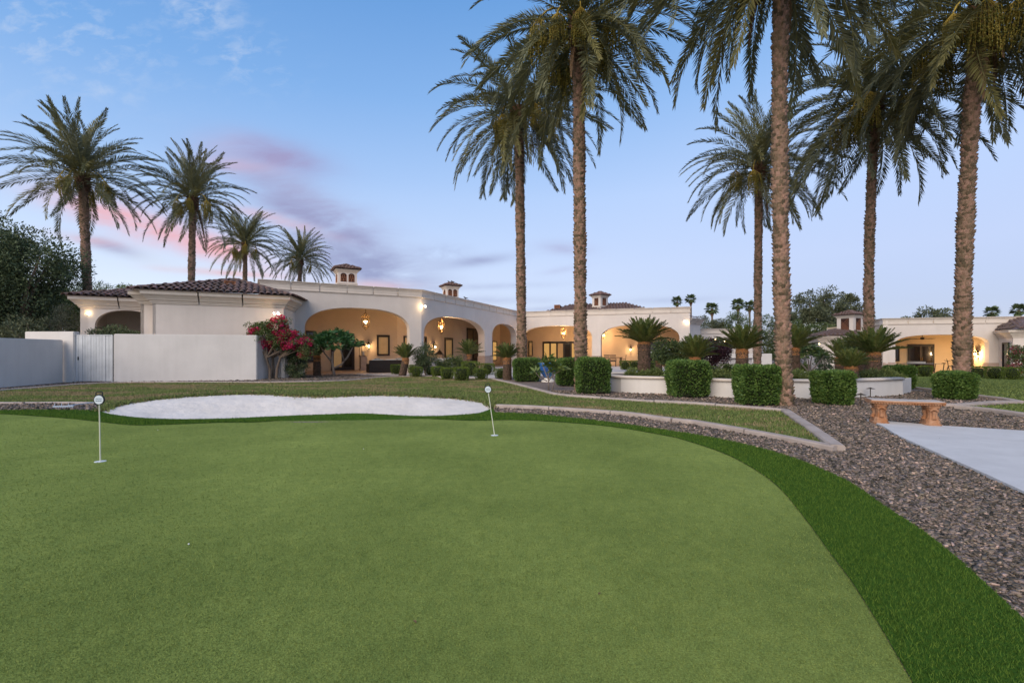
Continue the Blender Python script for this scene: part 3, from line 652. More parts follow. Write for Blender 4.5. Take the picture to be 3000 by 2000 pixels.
def tiles(e0, e1, r0, r1, root, deck_m=None, sx=.27, sy=.36, limit=150):
    """barrel tiles on a roof face: eave e0-e1, top r0-r1; each tile an object of its own"""
    e0, e1, r0, r1 = map(Vector, (e0, e1, r0, r1)); off = house.location
    ex = (e1 - e0); ll = ex.length; ex /= ll; mid = (r0 + r1) / 2 - (e0 + e1) / 2; up = mid - ex * mid.dot(ex); sl = up.length; up /= sl; nn = ex.cross(up).normalized()
    if nn.z < 0: nn = -nn
    M_ = Matrix((up, ex, nn)).transposed()   # local x up-slope, y along eave
    ys = .0; k = 0; cnt = 0
    rows = int(sl / sy)
    for i in range(rows + 1):
        t = min(1, (i * sy + .30) / sl); a = e0.lerp(r0, t) - up * .30; b_ = e1.lerp(r1, t) - up * .30; w = (b_ - a).length; nT = int(w / sx)
        if nT < 1: continue
        for j in range(nT + 1):
            p = a + (b_ - a) * ((j + .0) / max(1, nT)) + up * random.uniform(-.015, .015) + nn * random.uniform(.005, .02) - up * .06 * (i == 0)
            o = obj('roof_tile', TILE_ME, None, root); o.matrix_local = Matrix.Translation(p - off) @ (M_ @ Matrix.Rotation(random.uniform(-.03, .03), 3, 'Z')).to_4x4(); cnt += 1
    return cnt
def ridge(a, b_, root):
    a, b_ = Vector(a), Vector(b_); d = (b_ - a); l = d.length; d /= l; n = max(1, int(l / .38)); off = house.location
    y = Vector((0, 0, 1)).cross(d).normalized(); z = d.cross(y); M_ = Matrix((d, y, z)).transposed()
    for i in range(n):
        o = obj('ridge_tile', RIDGE_ME, None, root); o.matrix_local = Matrix.Translation(a + d * i * l / n + z * random.uniform(-.035, -.015) - off) @ M_.to_4x4()
def roof_plane(name, pts, m=TILE_F):
    b = MB(); b.add(pts, [tuple(range(len(pts)))]); return hb(b, name, m)
EZ = BTZ1 + .03
Le = tuple((Vector((*Q1, 0)) + nQ * .5 - dQ * .75)[:2]) + (EZ,); Re = tuple((Vector((*Q2, 0)) + nQ * .5 + dQ * .42)[:2]) + (EZ,)
Re2 = tuple((Vector((*Q3, 0)) + dA * .55 + nA * .02)[:2]) + (EZ,)
AP = (-14.4, 24.85, 5.04); LB = tuple((Vector((*Q1, 0)) - dQ * .75 - nQ * 6.2)[:2]) + (EZ,)
b = MB(); b.add([Le, Re, Re2, AP, LB], [(0, 1, 3), (1, 2, 3), (0, 3, 4)]); roofB = hb(b, 'hip_roof', TILE_F)
b = MB(); b.prism([tuple(Vector(p).lerp(Vector(AP), .03)[:2]) for p in (Le, Re, Re2, AP, LB)], BTZ1 + .002, BTZ1 + .026); hb(b, 'eave_board', CAST)
tiles(Le, Re, AP, AP, roofB); tiles(Re, Re2, AP, AP, roofB); ridge(Le, AP, roofB); ridge(Re, AP, roofB)
L2 = tuple((Vector((*R0, 0)) + nA * .5 - dA * .5)[:2]) + (EZ,); R2 = tuple((Vector((*R1, 0)) + nA * .5)[:2]) + (EZ,)
T2 = tuple((Vector((*L2[:2], 0)) + dA * 2.8 - nA * 3)[:2]) + (4.78,); T3 = tuple((Vector((*R2[:2], 0)) - nA * 3)[:2]) + (4.78,); LB2 = tuple((Vector((*L2[:2], 0)) - nA * 6)[:2]) + (EZ,)
b = MB(); b.add([L2, R2, T3, T2, LB2], [(0, 1, 2, 3), (0, 3, 4)]); roofP = hb(b, 'porch_roof', TILE_F)
tiles(L2, tuple(Vector(L2).lerp(Vector(R2), .72)), T2, tuple(Vector(T2).lerp(Vector(T3), .6)), roofP); ridge(L2, T2, roofP); ridge(T2, tuple(Vector(T2).lerp(Vector(T3), .7)), roofP)
# louvred terracotta roof vent
def vent(c, d, n, w=.46, h=.28, sl=.32):
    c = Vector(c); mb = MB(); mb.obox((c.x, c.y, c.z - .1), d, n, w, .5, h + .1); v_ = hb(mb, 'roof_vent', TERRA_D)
    for i in range(5):
        s = MB(); q = c + n * .26; s.obox((q.x, q.y, c.z + .02 + i * h * .17), d, n, w * .92, .05, h * .09); hb(s, 'louvre', TERRA, v_)
    for sg in (-1, 1):
        s = MB(); q = c + n * .26 + d * sg * w * .48; s.obox((q.x, q.y, c.z - .05), d, n, .05, .07, h + .08); hb(s, 'louvre_frame', TERRA, v_)
    s = MB(); q = c + n * .22; s.obox((q.x, q.y, c.z + h), d, n, w * 1.06, .16, .04); hb(s, 'louvre_frame', TERRA, v_)
tq = hit(662, Q1, Q2)[1]; vent((tq[0] - nQ.x * 1.35, tq[1] - nQ.y * 1.5, 4.42), dQ, nQ)

# ---- hip roof over wing C: corrugated rows of tiles too far off to pick apart
def far_roof(e0, e1, r0, r1, root=None, rowlen=.36, sx=.28, parent=None):
    e0, e1, r0, r1 = map(Vector, (e0, e1, r0, r1)); ex = e1 - e0; ll = ex.length; ex /= ll; mid = (r0 + r1) / 2 - (e0 + e1) / 2; up = mid - ex * mid.dot(ex); sl = up.length; up /= sl; nn = ex.cross(up)
    if nn.z < 0: nn = -nn
    mb = MB(); nrow = max(1, int(sl / rowlen))
    for i in range(nrow):
        t0, t1 = i / nrow, (i + 1) / nrow; a, b_ = e0.lerp(r0, t0), e1.lerp(r1, t0); w = (b_ - a).length
        a2, b2 = e0.lerp(r0, t1), e1.lerp(r1, t1); nT = int(w / sx)
        for j in range(nT):
            c = a + (b_ - a) * ((j + .5) / nT) ; s_ = (c - e0).dot(ex); lo = (a2 - e0).dot(ex); hi_ = (b2 - e0).dot(ex)
            if s_ < lo - .2 or s_ > hi_ + .2: continue
            jit = random.uniform(0, .02)
            vs = [c + up * x + ex * (sx * .46 * (1 - .15 * (x > 0)) * math.cos(math.pi * q / 4)) + nn * (.085 * math.sin(math.pi * q / 4) + (.03 if x == 0 else .0) + jit) for x in (0, sl / nrow * 1.08) for q in range(5)]
            mb.add(vs, [(q, q + 1, 6 + q, 5 + q) for q in range(4)] + [(4, 3, 2, 1, 0)])
    return stuff(hb(mb, 'roof_tiles', TILE, parent, root=root))
ca = Vector((*hit(1535, BC, CE)[1], 0)) - nC * 1.6; cb = Vector((*hit(1930, BC, CE)[1], 0)) - nC * 1.6
e0, e1 = (ca.x, ca.y, 4.78), (cb.x, cb.y, 4.78); h_ = 3.2; r0 = ca + dC * 3.2 - nC * h_; r1 = cb - dC * 3.2 - nC * h_
b = MB(); zz = 5.98; q0 = ca - nC * 6.4; q1 = cb - nC * 6.4
b.add([e0, e1, (r1.x, r1.y, zz), (r0.x, r0.y, zz), (q0.x, q0.y, 4.78), (q1.x, q1.y, 4.78)], [(0, 1, 2, 3), (0, 3, 4), (1, 5, 2), (3, 2, 5, 4)]); roofC = hb(b, 'hip_roof', TILE_F)
far_roof(e0, e1, (r0.x, r0.y, zz), (r1.x, r1.y, zz), parent=roofC)
for uu in (1605, 1668):
    q = Vector((*hit(uu, BC, CE)[1], 0)) - nC * 3.6; vent((q.x, q.y, 5.55), dC, nC, .55, .30)

# ---- chimneys
def chimney(u, v_top, v_cap, v_base, Y, w, rz, root=None, z_foot=4.5, face2=2, square=False):
    rt_ = root or house; x, y = P(u, Y); zt, zc, zb = zat(v_top, Y), zat(v_cap, Y), zat(v_base, Y)
    Mz = Matrix.Rotation(rz, 3, 'Z'); off = rt_.location
    def bx(mb, c, d): mb.box(Mz @ Vector(c) + Vector((x, y, 0)), d, Mz)
    s = MB(); bx(s, (0, 0, (z_foot + zc) / 2), (w, w, zc - z_foot)); ch = hb(s, 'chimney', STUCCO, root=root)
    s = MB(); bm_ = zb + .10; bx(s, (0, 0, bm_), (w + .09, w + .09, .08)); hb(s, 'base_moulding', CAST, ch, root=root)
    s = MB()
    for k, (ex, dz) in enumerate(((.08, .05), (.16, .06), (.26, .06))): bx(s, (0, 0, zc - .12 + k * .06 + .002 * k), (w + ex, w + ex, dz))
    hb(s, 'cap_moulding', CAST, ch, root=root)
    W2 = w / 2 + .24; pk = Vector((x, y, zt)); cor = [Mz @ Vector((a * W2, c * W2, 0)) + Vector((x, y, zc + .06)) for a, c in ((-1, -1), (1, -1), (1, 1), (-1, 1))]
    s = MB(); s.add([*cor, pk], [(0, 1, 4), (1, 2, 4), (2, 3, 4), (3, 0, 4), (3, 2, 1, 0)]); cap = hb(s, 'cap_roof', TILE_F, ch, root=root)
    for i in range(4): far_roof(cor[i], cor[(i + 1) % 4], pk, pk, root=root, rowlen=.26, sx=.2, parent=ch)
    gz0, gz1 = zb + .2, zc - .2; gh = gz1 - gz0
    for fi in (0, 1, 3):
        a = rz + (0, math.pi / 2, 0, -math.pi / 2)[fi]; Mf = Matrix.Rotation(a, 3, 'Z'); nG = 2 if (fi == 0 and not square) else 1
        gw_ = w * (.30 if nG == 2 else .5)
        for k in range(nG):
            cx = (k - (nG - 1) / 2) * w * .42; shade_face = MB(); pr = []
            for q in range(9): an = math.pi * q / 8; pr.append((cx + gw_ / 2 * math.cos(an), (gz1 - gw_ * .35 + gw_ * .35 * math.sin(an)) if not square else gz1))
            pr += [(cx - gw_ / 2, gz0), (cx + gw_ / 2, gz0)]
            vs = [Mf @ Vector((p[0], -w / 2 - .004, 0)) + Vector((x, y, p[1])) for p in pr]; shade_face.add(vs, [tuple(range(len(vs)))]); gr = hb(shade_face, 'grille_shade_face', TERRA_D, ch, root=root)  # flat uncut face, the opening's shade painted as dark colour
            bars = MB()
            def seg(p, q, r=.016): bars.tube([Mf @ Vector((p[0], -w / 2 - .012, 0)) + Vector((x, y, p[1])), Mf @ Vector((q[0], -w / 2 - .012, 0)) + Vector((x, y, q[1]))], r, 4)
            if square:
                for q in range(-3, 7):
                    for sg in (-1, 1):
                        p0 = (cx - gw_ / 2 + q * gw_ / 5, gz0); hh = gh; p1 = (p0[0] + sg * hh, gz1)
                        lo_, hi_ = cx - gw_ / 2, cx + gw_ / 2
                        def cl(t): return (p0[0] + (p1[0] - p0[0]) * t, p0[1] + hh * t)
                        ts = [t / 20 for t in range(21) if lo_ <= cl(t / 20)[0] <= hi_]
                        if len(ts) > 1: seg(cl(ts[0]), cl(ts[-1]), .012)
            else:
                for (ox, oz) in ((0, .68), (-.24, .28), (.24, .28)):
                    cc = (cx + ox * gw_, gz0 + oz * gh); rr = gw_ * .22; pts = [Mf @ Vector((cc[0] + rr * math.cos(2 * math.pi * q / 10), -w / 2 - .012, 0)) + Vector((x, y, cc[1] + rr * math.sin(2 * math.pi * q / 10))) for q in range(11)]
                    bars.tube(pts, .017, 4, False)
                seg((cx, gz0), (cx, gz0 + gh * .35)); seg((cx - gw_ / 2, gz0 + gh * .55), (cx - gw_ * .1, gz0 + gh * .5)); seg((cx + gw_ / 2, gz0 + gh * .55), (cx + gw_ * .1, gz0 + gh * .5)); seg((cx - gw_ / 2, gz0), (cx - gw_ / 2, gz1 - gw_ * .3)); seg((cx + gw_ / 2, gz0), (cx + gw_ / 2, gz1 - gw_ * .3))
            hb(bars, 'grille', TERRA, gr, root=root)
    return ch
chimney(1014, 777, 795, 838, 30.5, 1.14, R(28))
chimney(1320, 829, 842, 878, 37.5, .98, R(26))
chimney(1758, 855, 868, 902, 46, 1.05, R(-20 + 58), square=True)

# ---- passage wing right of wing C
E0, E1 = P(2015, 46.0), P(2212, 46.0)
wall('passage_wall', E0, E1, -.5, 3.45, .4, STUCCO, [op_px(E0, E1, 2056, 2150, 1012, 990, 2.2)])
cornice([E0, E1], par_prof(3.5), 1.8, CAST)
F0, F1 = P(2016, 43.5), P(2052, 45.5)
wall('block_wall', F0, F1, -.3, 4.2, .2, STUCCO); cornice([F0, F1], [(o_, z + (4.35 - BTZ1)) for o_, z in big], 1.5, CAST)
roof_plane('hip_roof', [(F0[0] + .3, F0[1] - .5, 4.38), (F1[0] + .5, F1[1] - .45, 4.38), (F1[0] - 1.2, F1[1] + 3, 5.2), (F0[0], F0[1] + 3, 5.2)])

# ------------------------------------------------------------------ guest house
GT = 3.84
G1, G2 = P(2587, 37.0), P(3130, 34.2); G0 = (30.3, 40.6); guest = thing('guest_house', 'separate low white guest house with wide arched porch at right', 'house', (34.0, 36.0, -.42))
gd, gl = dirn(G1, G2); gn = outn(gd)
opG = [op_px(G1, G2, 2623, 2898, 1008, 980, 2.6)]
wall('facade_wall', G1, G2, -.7, GT - .05, .5, STUCCO, opG, root=guest); wall('side_wall', G0, G1, -.7, GT - .05, .3, STUCCO, root=guest)
cornice([G0, G1, G2], par_prof(GT + .02), 1.75, CAST, root=guest)
for s0, s1 in ((.05, opG[0][0]), (opG[0][1], opG[0][1] + 1.1)): pier(G1, G2, s0, s1, 1.0, -.6, root=guest)
gb0 = tuple((Vector((*G1, 0)) - gn * 4.0 - gd * .5)[:2]); gb1 = tuple((Vector((*G2, 0)) - gn * 4.0)[:2])
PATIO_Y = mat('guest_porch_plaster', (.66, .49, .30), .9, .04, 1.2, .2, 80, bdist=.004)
wall('porch_wall', gb0, gb1, -.7, 3.7, .2, PATIO_Y, root=guest)
gr0 = tuple((Vector((*hit(2905, G1, G2)[1], 0)) - gn * .52)[:2]); grb = tuple((Vector((*gr0, 0)) - gn * 3.46)[:2]); wall('porch_wall', grb, gr0, -.7, 3.44, .2, PATIO_Y, root=guest)
gl0 = tuple((Vector((*hit(2612, G1, G2)[1], 0)) - gn * .52)[:2]); wall('porch_wall', tuple((Vector((*gl0, 0)) - gn * 3.4)[:2]), gl0, -.7, 3.7, .2, PATIO_Y, root=guest)
b = MB(); b.prism([G1, G2, (G2[0], G2[1] + 12), (G0[0] + .4, G0[1] + 6), G0], 3.45, 3.62); hb(b, 'ceiling_slab', PATIO_Y, root=guest)
b = MB(); b.prism([G1, G2, gb1, gb0], -.9, -.40); hb(b, 'porch_floor', PATIO_F, root=guest)
b = MB(); b.prism([(G0[0] + .4, G0[1] + 5.7), (G2[0], G2[1] + 11.7), (G2[0], G2[1] + 12), (G0[0] + .4, G0[1] + 6)], -.9, 3.45); hb(b, 'rear_wall', STUCCO, root=guest)
opening(gb0, gb1, 2659, 2736, 1008, 1090, 'door', guest, 2, [GLASSD, GLASSD], zb=-.39)
opening(gb0, gb1, 2622, 2634, 1013, 1058, 'window', guest)
opening(grb, gr0, 2826, 2853, 1002, 1090, 'door', guest, 1, [GLASSD], zb=-.39)
K0, K1, K2 = hit(2926, G1, G2)[1], P(2968, 33.0), P(3140, 31.6)
for a, b_ in ((K0, K1), (K1, K2)): wall('block_wall', a, b_, -.7, 2.75, .12, STUCCO, root=guest)
gbig = [(o_ * .85, z + (2.8 - BTZ1) * 1.0) for o_, z in big]
cornice([K0, K1, K2], gbig, 1.5, CAST, root=guest)
opening(K0, K1, 2940, 2958, 1003, 1100, 'window', guest)
b = MB(); ap = (K1[0] + 2.5, K1[1] + 2.9, 3.75); k0 = (K0[0] - .55, K0[1] - .25, 2.83); k1 = (K1[0] - .2, K1[1] - .55, 2.83); k2 = (K2[0], K2[1] - .55, 2.83); kt = (K2[0], K2[1] + 2.5, 3.75)
b.add([k0, k1, k2, kt, ap], [(0, 1, 4), (1, 2, 3, 4)]); rg = hb(b, 'hip_roof', TILE_F, root=guest); far_roof(k0, k1, ap, ap, root=guest, parent=rg); far_roof(k1, k2, ap, kt, root=guest, parent=rg)
J0, J1, J2, J3 = (25.9, 42.0), P(2401, 38.2), P(2520, 37.2), (30.2, 40.3)
JT = 2.52
for a, b_ in ((J0, J1), (J1, J2), (J2, J3)): wall('block_wall', a, b_, -.7, JT - .05, .12, STUCCO, root=guest)
jb = [(o_ * .8, (z - BTZ1) * .85 + JT) for o_, z in big]; cornice([J0, J1, J2, J3], jb, 1.4, CAST, root=guest)
j1, j2 = (J1[0] - .35, J1[1] - .4, JT + .02), (J2[0] + .4, J2[1] - .4, JT + .02); j0 = (J0[0] - .4, J0[1], JT + .02); ja = (28.2, 40.6, 3.35); j3 = (J3[0] + .5, J3[1], JT + .02)
b = MB(); b.add([j0, j1, j2, j3, ja], [(0, 1, 4), (1, 2, 4), (2, 3, 4)]); rg = hb(b, 'hip_roof', TILE_F, root=guest); far_roof(j1, j2, ja, ja, root=guest, parent=rg); far_roof(j0, j1, ja, ja, root=guest, parent=rg)
chimney(2490, 911, 926, 975, 39.5, 1.3, R(24), root=guest, z_foot=2.3, square=True)

# ------------------------------------------------------------------ garden walls and gate
def garden_wall(pts, zt, th, label, name='garden_wall', m=STUCCO_W, z0=-.15):
    a, b_ = pts; d, l = dirn(a, b_); n = outn(d); c = (Vector((*a, 0)) + Vector((*b_, 0))) / 2 - n * th / 2
    mb = MB(); mb.obox((0, 0, 0), d, n, l, th, zt - z0); o = mb.build(name, m, bevel=.025, loc=(c.x, c.y, z0)); return tag(o, label, 'wall')
W0, W1 = P(333, 20.05), P(752, 21.6)
garden_wall((W0, W1), 2.03, .25, 'long white garden wall right of the board gate')
W1b = (W1[0] + .25, W1[1] + 2.4); garden_wall((W1, W1b), 2.026, .22, 'short white wall end turning back beside the bougainvillea')
WL0, WL1 = P(72, 20.2), P(216, 20.05); garden_wall((WL0, WL1), 2.13, .28, 'taller white wall section left of the board gate')
garden_wall((P(-120, 15.6), P(185, 19.98)), 1.775, .3, 'lower white garden wall running to the left edge')
garden_wall((P(822, 22.95), P(833, 22.9)), 1.75, .3, 'narrow white pillar behind the bougainvillea trunk', 'wall_pillar')
gate = thing('board_gate', 'pale grey gate of upright boards between white wall sections', 'gate', (*P(275, 20.15), 0))
gx0, gx1 = P(219, 20.15)[0] - gate.location.x, P(331, 20.15)[0] - gate.location.x
b = MB()
for xx in (gx0 + .02, gx1 - .02): b.box((xx, .0, 1.0), (.04, .06, 2.0))
b.box((0, 0, 1.985), (gx1 - gx0, .05, .03)); b.build('gate_frame', GATEP, gate)
b = MB()
for zz in (.3, 1.1, 1.85): b.box((0, .045, zz), (gx1 - gx0 - .1, .03, .09))
b.build('rail', GATEP, gate)
xx = gx0 + .05; ws = [.15, .21, .11, .15, .16, .15, .11, .16, .15, .18, .16, .14]; sc_ = (gx1 - gx0 - .1) / sum(ws)
for w in ws:
    b = MB(); b.box((xx + w * sc_ / 2, random.uniform(-.006, .006), 1.0), (w * sc_ - .012, .022, 1.92)); b.build('board', GATEP, gate); xx += w * sc_
b = MB(); b.box((gx0 + .17, -.03, 1.0), (.03, .03, .14)); b.build('latch', IRON, gate)
BRICK = mat('brown_brick', (.22, .13, .09), .9, .2, 6, .3, 40)
bw = thing('brick_wall', 'brown brick boundary wall behind the left garden wall', 'wall', (*P(20, 26), 0))
b = MB(); b.box((0, 0, 1.0), (9.0, .2, 2.12)); b.build('wall_core', BRICK, bw)
bme = MB(); bme.box((0, 0, 0), (.38, .06, .13)); bme = bme.mesh('brick', BRICK)
for r_ in range(3):
    for c in range(-6, 13):
        o = obj('brick', bme, None, bw, (-1.0 + c * .4 - .2 * (r_ % 2) + random.uniform(-.004, .004), -.12, 2.0 - r_ * .145))

# ------------------------------------------------------------------ courtyard deck, raised planter, low walls
deck = GP([(890, 1097), (1030, 1096), (1110, 1099), (1210, 1098), (1290, 1099), (1330, 1106), (1442, 1108), (1530, 1103), (1800, 1096)]) + [(6.0, 24.0), (16.5, 25.0), (16.5, 39.2), (14.8, 41), (2, 45), (.4, 44), (-5.3, 29.5), (-10.5, 26.6)]
b = MB(); n = len(deck); b.add([(p[0], p[1], k) for k in (-.4, .022) for p in deck], [tuple(range(n, 2 * n))] + [(i, (i + 1) % n, n + (i + 1) % n, n + i) for i in range(n)]); me = b.mesh('patio_deck', DECK); bm = bmesh.new(); bm.from_mesh(me); bmesh.ops.triangulate(bm, faces=[f for f in bm.faces if len(f.verts) > 4]); bm.to_mesh(me); bm.free(); struct(obj('patio_deck', me))
pl_px = [(1760, 1138), (1819, 1149), (1964, 1155.5), (2071, 1162), (2143, 1166), (2323, 1167), (2374, 1168), (2505, 1165), (2645, 1157.6)]
plp = GP(pl_px); planter = thing('raised_planter', 'curved white raised planter wall with rounded coping below the cycads', 'planter', (*plp[4], 0))
back_p = [(12.7, 15.2), (9.5, 19.5), (3.5, 20.0)]
cl = crom(plp, .5)
def strip_wall(line, z0, z1, th, m, name):
    mb = MB(); line = [tuple(p) for p in line]; mt = mitre(line); k = len(line); vs = []
    for p, q in zip(line, mt): vs += [(p[0], p[1], z0), (p[0], p[1], z1), (p[0] - q.x * th, p[1] - q.y * th, z1), (p[0] - q.x * th, p[1] - q.y * th, z0)]
    mb.add(vs, [(i * 4 + j, i * 4 + (j + 1) % 4, (i + 1) * 4 + (j + 1) % 4, (i + 1) * 4 + j) for i in range(k - 1) for j in range(4)] + [(3, 2, 1, 0), tuple(4 * (k - 1) + j for j in range(4))]); return hb(mb, name, m, root=planter)
strip_wall(cl, -.1, .45, .22, STUCCO_W, 'planter_wall'); strip_wall([cl[-1], back_p[0], back_p[1], back_p[2], plp[0]], -.1, .45, .2, STUCCO_W, 'planter_wall')
cap_l = [np.array(p) for p in cl]
for i0 in range(0, len(cap_l) - 1, 3):
    seg = [Vector((p[0], p[1], .485)) for p in cap_l[i0:i0 + 4]]; seg[0] = seg[0].lerp(seg[1], .012); mb = MB(); nb = []
    for j in range(len(seg)):
        t = (seg[min(j + 1, len(seg) - 1)] - seg[max(j - 1, 0)]).normalized(); nn = outn(t); c = seg[j] - nn * .10
        nb += [tuple(c + nn * (.165 * math.copysign(abs(math.cos(a)) ** .7, math.cos(a))) + Vector((0, 0, .048 * math.copysign(abs(math.sin(a)) ** .7, math.sin(a))))) for a in [2 * math.pi * q / 12 for q in range(12)]]
    mb.add(nb, [(j * 12 + q, j * 12 + (q + 1) % 12, (j + 1) * 12 + (q + 1) % 12, (j + 1) * 12 + q) for j in range(len(seg) - 1) for q in range(12)] + [tuple(range(12)), tuple(range((len(seg) - 1) * 12, len(seg) * 12))]); hb(mb, 'coping_stone', CAST, root=planter, smooth=True)
b = MB(); pp = [tuple(p) for p in cl] + back_p; n = len(pp); b.add([(p[0], p[1], .38) for p in pp], [tuple(range(n))]); me = b.mesh('soil', MULCH)
bm = bmesh.new(); bm.from_mesh(me); bmesh.ops.triangulate(bm, faces=bm.faces); bm.to_mesh(me); bm.free(); o = obj('soil', me, None, planter, (-planter.location.x, -planter.location.y, 0))
garden_wall((P(2046, 33.0), P(2204, 33.0)), .78, .6, 'low pink plastered counter wall behind the tall hedges', 'counter_wall', STUCCO, -.4)
b = MB(); b.box((0, 0, 0), (4.1, .8, .06)); o = b.build('counter_slab', mat('counter_stone', (.12, .09, .075), .4, .2, 8), loc=(*P(2125, 33.3), .812)); tag(o, 'dark stone slab on the low pink counter', 'slab')
garden_wall((P(2060, 41), P(2262, 40)), 1.12, .25, 'far white courtyard wall beyond the pink counter', z0=-.5)
garden_wall((P(2318, 24), P(2420, 24)), .28, .3, 'low pale pool wall right of the thickest palm', z0=-.4)
# ------------------------------------------------------------------ lamps (each lit in the photograph)
def plamp(name, parent, loc, w, r=.08, c=(1, .68, .36)):
    d = bpy.data.lights.new(name, 'POINT'); d.energy = w; d.shadow_soft_size = r; d.color = c
    o = bpy.data.objects.new(name, d); link(o, parent); o.location = loc; return o
def hanging_lantern(u, vt, vb, Y, zc, label, watts, wide=.42, tap=.8):
    x, y = P(u, Y); zt, zb = zat(vt, Y), zat(vb, Y); h = zt - zb
    t = thing('hanging_lantern', label, 'lantern', (x, y, zb), 'hanging porch lanterns')
    c = MB(); c.tube([(0, 0, h), (0, 0, zc - zb)], .012, 5); c.build('chain', IRON, t)
    b = MB(); hz0, hz1 = h * .2, h * .74; r1, r0 = wide / 2, wide / 2 * tap; n = 6
    for k in range(n):
        a = 2 * math.pi * k / n + .2; ca, sa = math.cos(a), math.sin(a)
        b.tube([(0, 0, h), (r1 * .35 * ca, r1 * .35 * sa, h * .92), (r1 * ca, r1 * sa, hz1), (r0 * ca, r0 * sa, hz0), (r0 * .4 * ca, r0 * .4 * sa, h * .07), (0, 0, 0)], .013, 5)
    for r, z in ((r1, hz1), (r0, hz0)): b.tube([(r * math.cos(.2 + 2 * math.pi * k / n), r * math.sin(.2 + 2 * math.pi * k / n), z) for k in range(n + 1)], .014, 5)
    b.lathe([(.001, -.03), (.03, 0), (.001, .03)], 8); b.build('cage', BRASS, t)
    for k in range(4):
        a = math.pi / 2 * k + .5; q = MB(); zz = h * .42; q.lathe([(.008, 0), (.012, .08)], 8, (wide * .14 * math.cos(a), wide * .14 * math.sin(a), zz - .1)); q.build('candle', WHITEP, t)
        q = MB(); q.lathe([(.008, 0), (.03, .03), (.028, .06), (.004, .12)], 8, (wide * .14 * math.cos(a), wide * .14 * math.sin(a), zz)); q.build('bulb', BULB, t, smooth=True)
    plamp('lantern_light', t, (0, 0, h * .5), watts, .1)
    return t
Ya = 28.6
hanging_lantern(1071, 915, 966, 29.2, 4.55, 'large bronze lantern hanging in the leftmost arch', 34, .52)
hanging_lantern(1293, 933, 978, 33.0, 4.55, 'glowing lantern hanging in the arch right of the corner pier', 85, .44)
hanging_lantern(1651, 957, 993, 44.6, 4.55, 'lantern hanging between the two middle palm trunks', 165, .52)
hanging_lantern(1768, 972, 992, 45.6, 4.55, 'lantern at the left edge of the rightmost house arch', 150, .34)
def wall_sconce(u, v, a, b_, label, watts=9, h=.62):
    d, l = dirn(a, b_); n = outn(d); q = hit(u, a, b_)[1]; z = zat(v, q[1])
    t = thing('wall_sconce', label, 'wall lamp', (q[0], q[1], z), 'porch wall sconces', math.atan2(d.y, d.x))
    m = MB(); m.box((0, -.03, .12), (.10, .05, .3)); m.tube([(0, -.04, .2), (0, -.12, .34), (0, -.2, .3), (0, -.2, .22)], .012, 6)
    m.tube([(.05 * math.cos(k * .6), -.1, .42 + .05 * math.sin(k * .6)) for k in range(11)], .01, 5); m.build('bracket', IRON, t)
    m = MB(); m.lathe([(.03, .22), (.13, .16), (.13, .13)], 10, (0, -.2, 0)); m.lathe([(.05, -.16), (.03, -.2), (.005, -.27)], 8, (0, -.2, 0))
    for k in range(5): an = 2 * math.pi * k / 5; m.tube([(.12 * math.cos(an), -.2 + .12 * math.sin(an), .14), (.06 * math.cos(an), -.2 + .06 * math.sin(an), -.17)], .009, 4)
    m.build('lamp_cage', IRON, t)
    m = MB(); m.lathe([(.015, -.09), (.055, -.03), (.05, .05), (.01, .1)], 10, (0, -.2, 0)); m.build('bulb', BULB, t, smooth=True)
    plamp('sconce_light', t, (0, -.38, .0), watts, .05); return t
wall_sconce(1079, 1014, BA0, BAB, 'lit sconce on the wall left of the tan window')
wall_sconce(1269, 1016, BAB, BBC, 'lit scroll sconce beside the narrow glass door')
wall_sconce(1848, 1024, BBC, BCE, 'lit sconce above the dining chairs')
wall_sconce(2866, 1037, grb, gr0, 'lit sconce by the guest house door', 85)
def flood(u, v, Y, label, watts, aim, bright=True, tw=True, r=.055):
    x, y = P(u, Y); z = zat(v, Y); t = thing('flood_lamp', label, 'flood lamp', (x, y, z), 'wall flood lamps')
    m = MB(); m.lathe([(.05, -.02), (.055, .02)], 10, (0, .12, .07)); m.tube([(0, .14, .07), (0, .04, .06)], .02, 6); m.build('mount', WHITEP, t)
    for sg in ((-1, 1) if tw else (0,)):
        ax = Vector(aim) + Vector((sg * .5, 0, 0)); ax.normalize(); c = Vector((sg * .07, 0, 0))
        m = MB(); m.tube([c - ax * .09, c - ax * .05, c + ax * .03, c + ax * .08], [.025, .035, .06, .07], 10); m.build('lamp_head', WHITEP, t, smooth=False)
        m = MB(); m.tube([c + ax * .081, c + ax * .09, c + ax * .105], [r, r * .95, r * .5], 10); m.build('lens', FLOODB, t, smooth=True)
    plamp('flood_light', t, tuple(Vector(aim).normalized() * .28), watts, .05, (1, .74, .42)); return t
flood(812, 916, 22.75, 'lit flood lamp above the bougainvillea', 4, (-.25, -.7, -.6))
flood(1241, 897, 28.95, 'bright flood lamp on the tall corner pier', 5, (.2, -.95, -.15))
flood(2008, 938, 39.85, 'lit flood lamp on the right end of the house', 3, (.3, -.6, -.75))
flood(272, 913, 23.6, 'round wall lamp glowing left of the porch arch', 5, (.05, -.9, -.3), tw=False, r=.075)
def string_lights(pts, label):
    t = thing('string_lights', label, 'string lights', pts[0]); o0 = Vector(pts[0]); m = MB()
    m.tube([Vector(p) - o0 for p in pts], .008, 4); m.build('wire', IRON, t)
    for p in pts[1:-1]:
        q = Vector(p) - o0; m = MB(); m.lathe([(.01, .0), (.045, -.05), (.04, -.1), (.005, -.13)], 8, q); m.build('bulb', BULB, t, smooth=True)
def pz(u, v, Y): return (*P(u, Y), zat(v, Y))
string_lights([pz(2050, 985, 40), pz(2096, 992, 40), pz(2123, 997, 40), pz(2180, 990, 40)], 'string of bulbs before the passage arch')
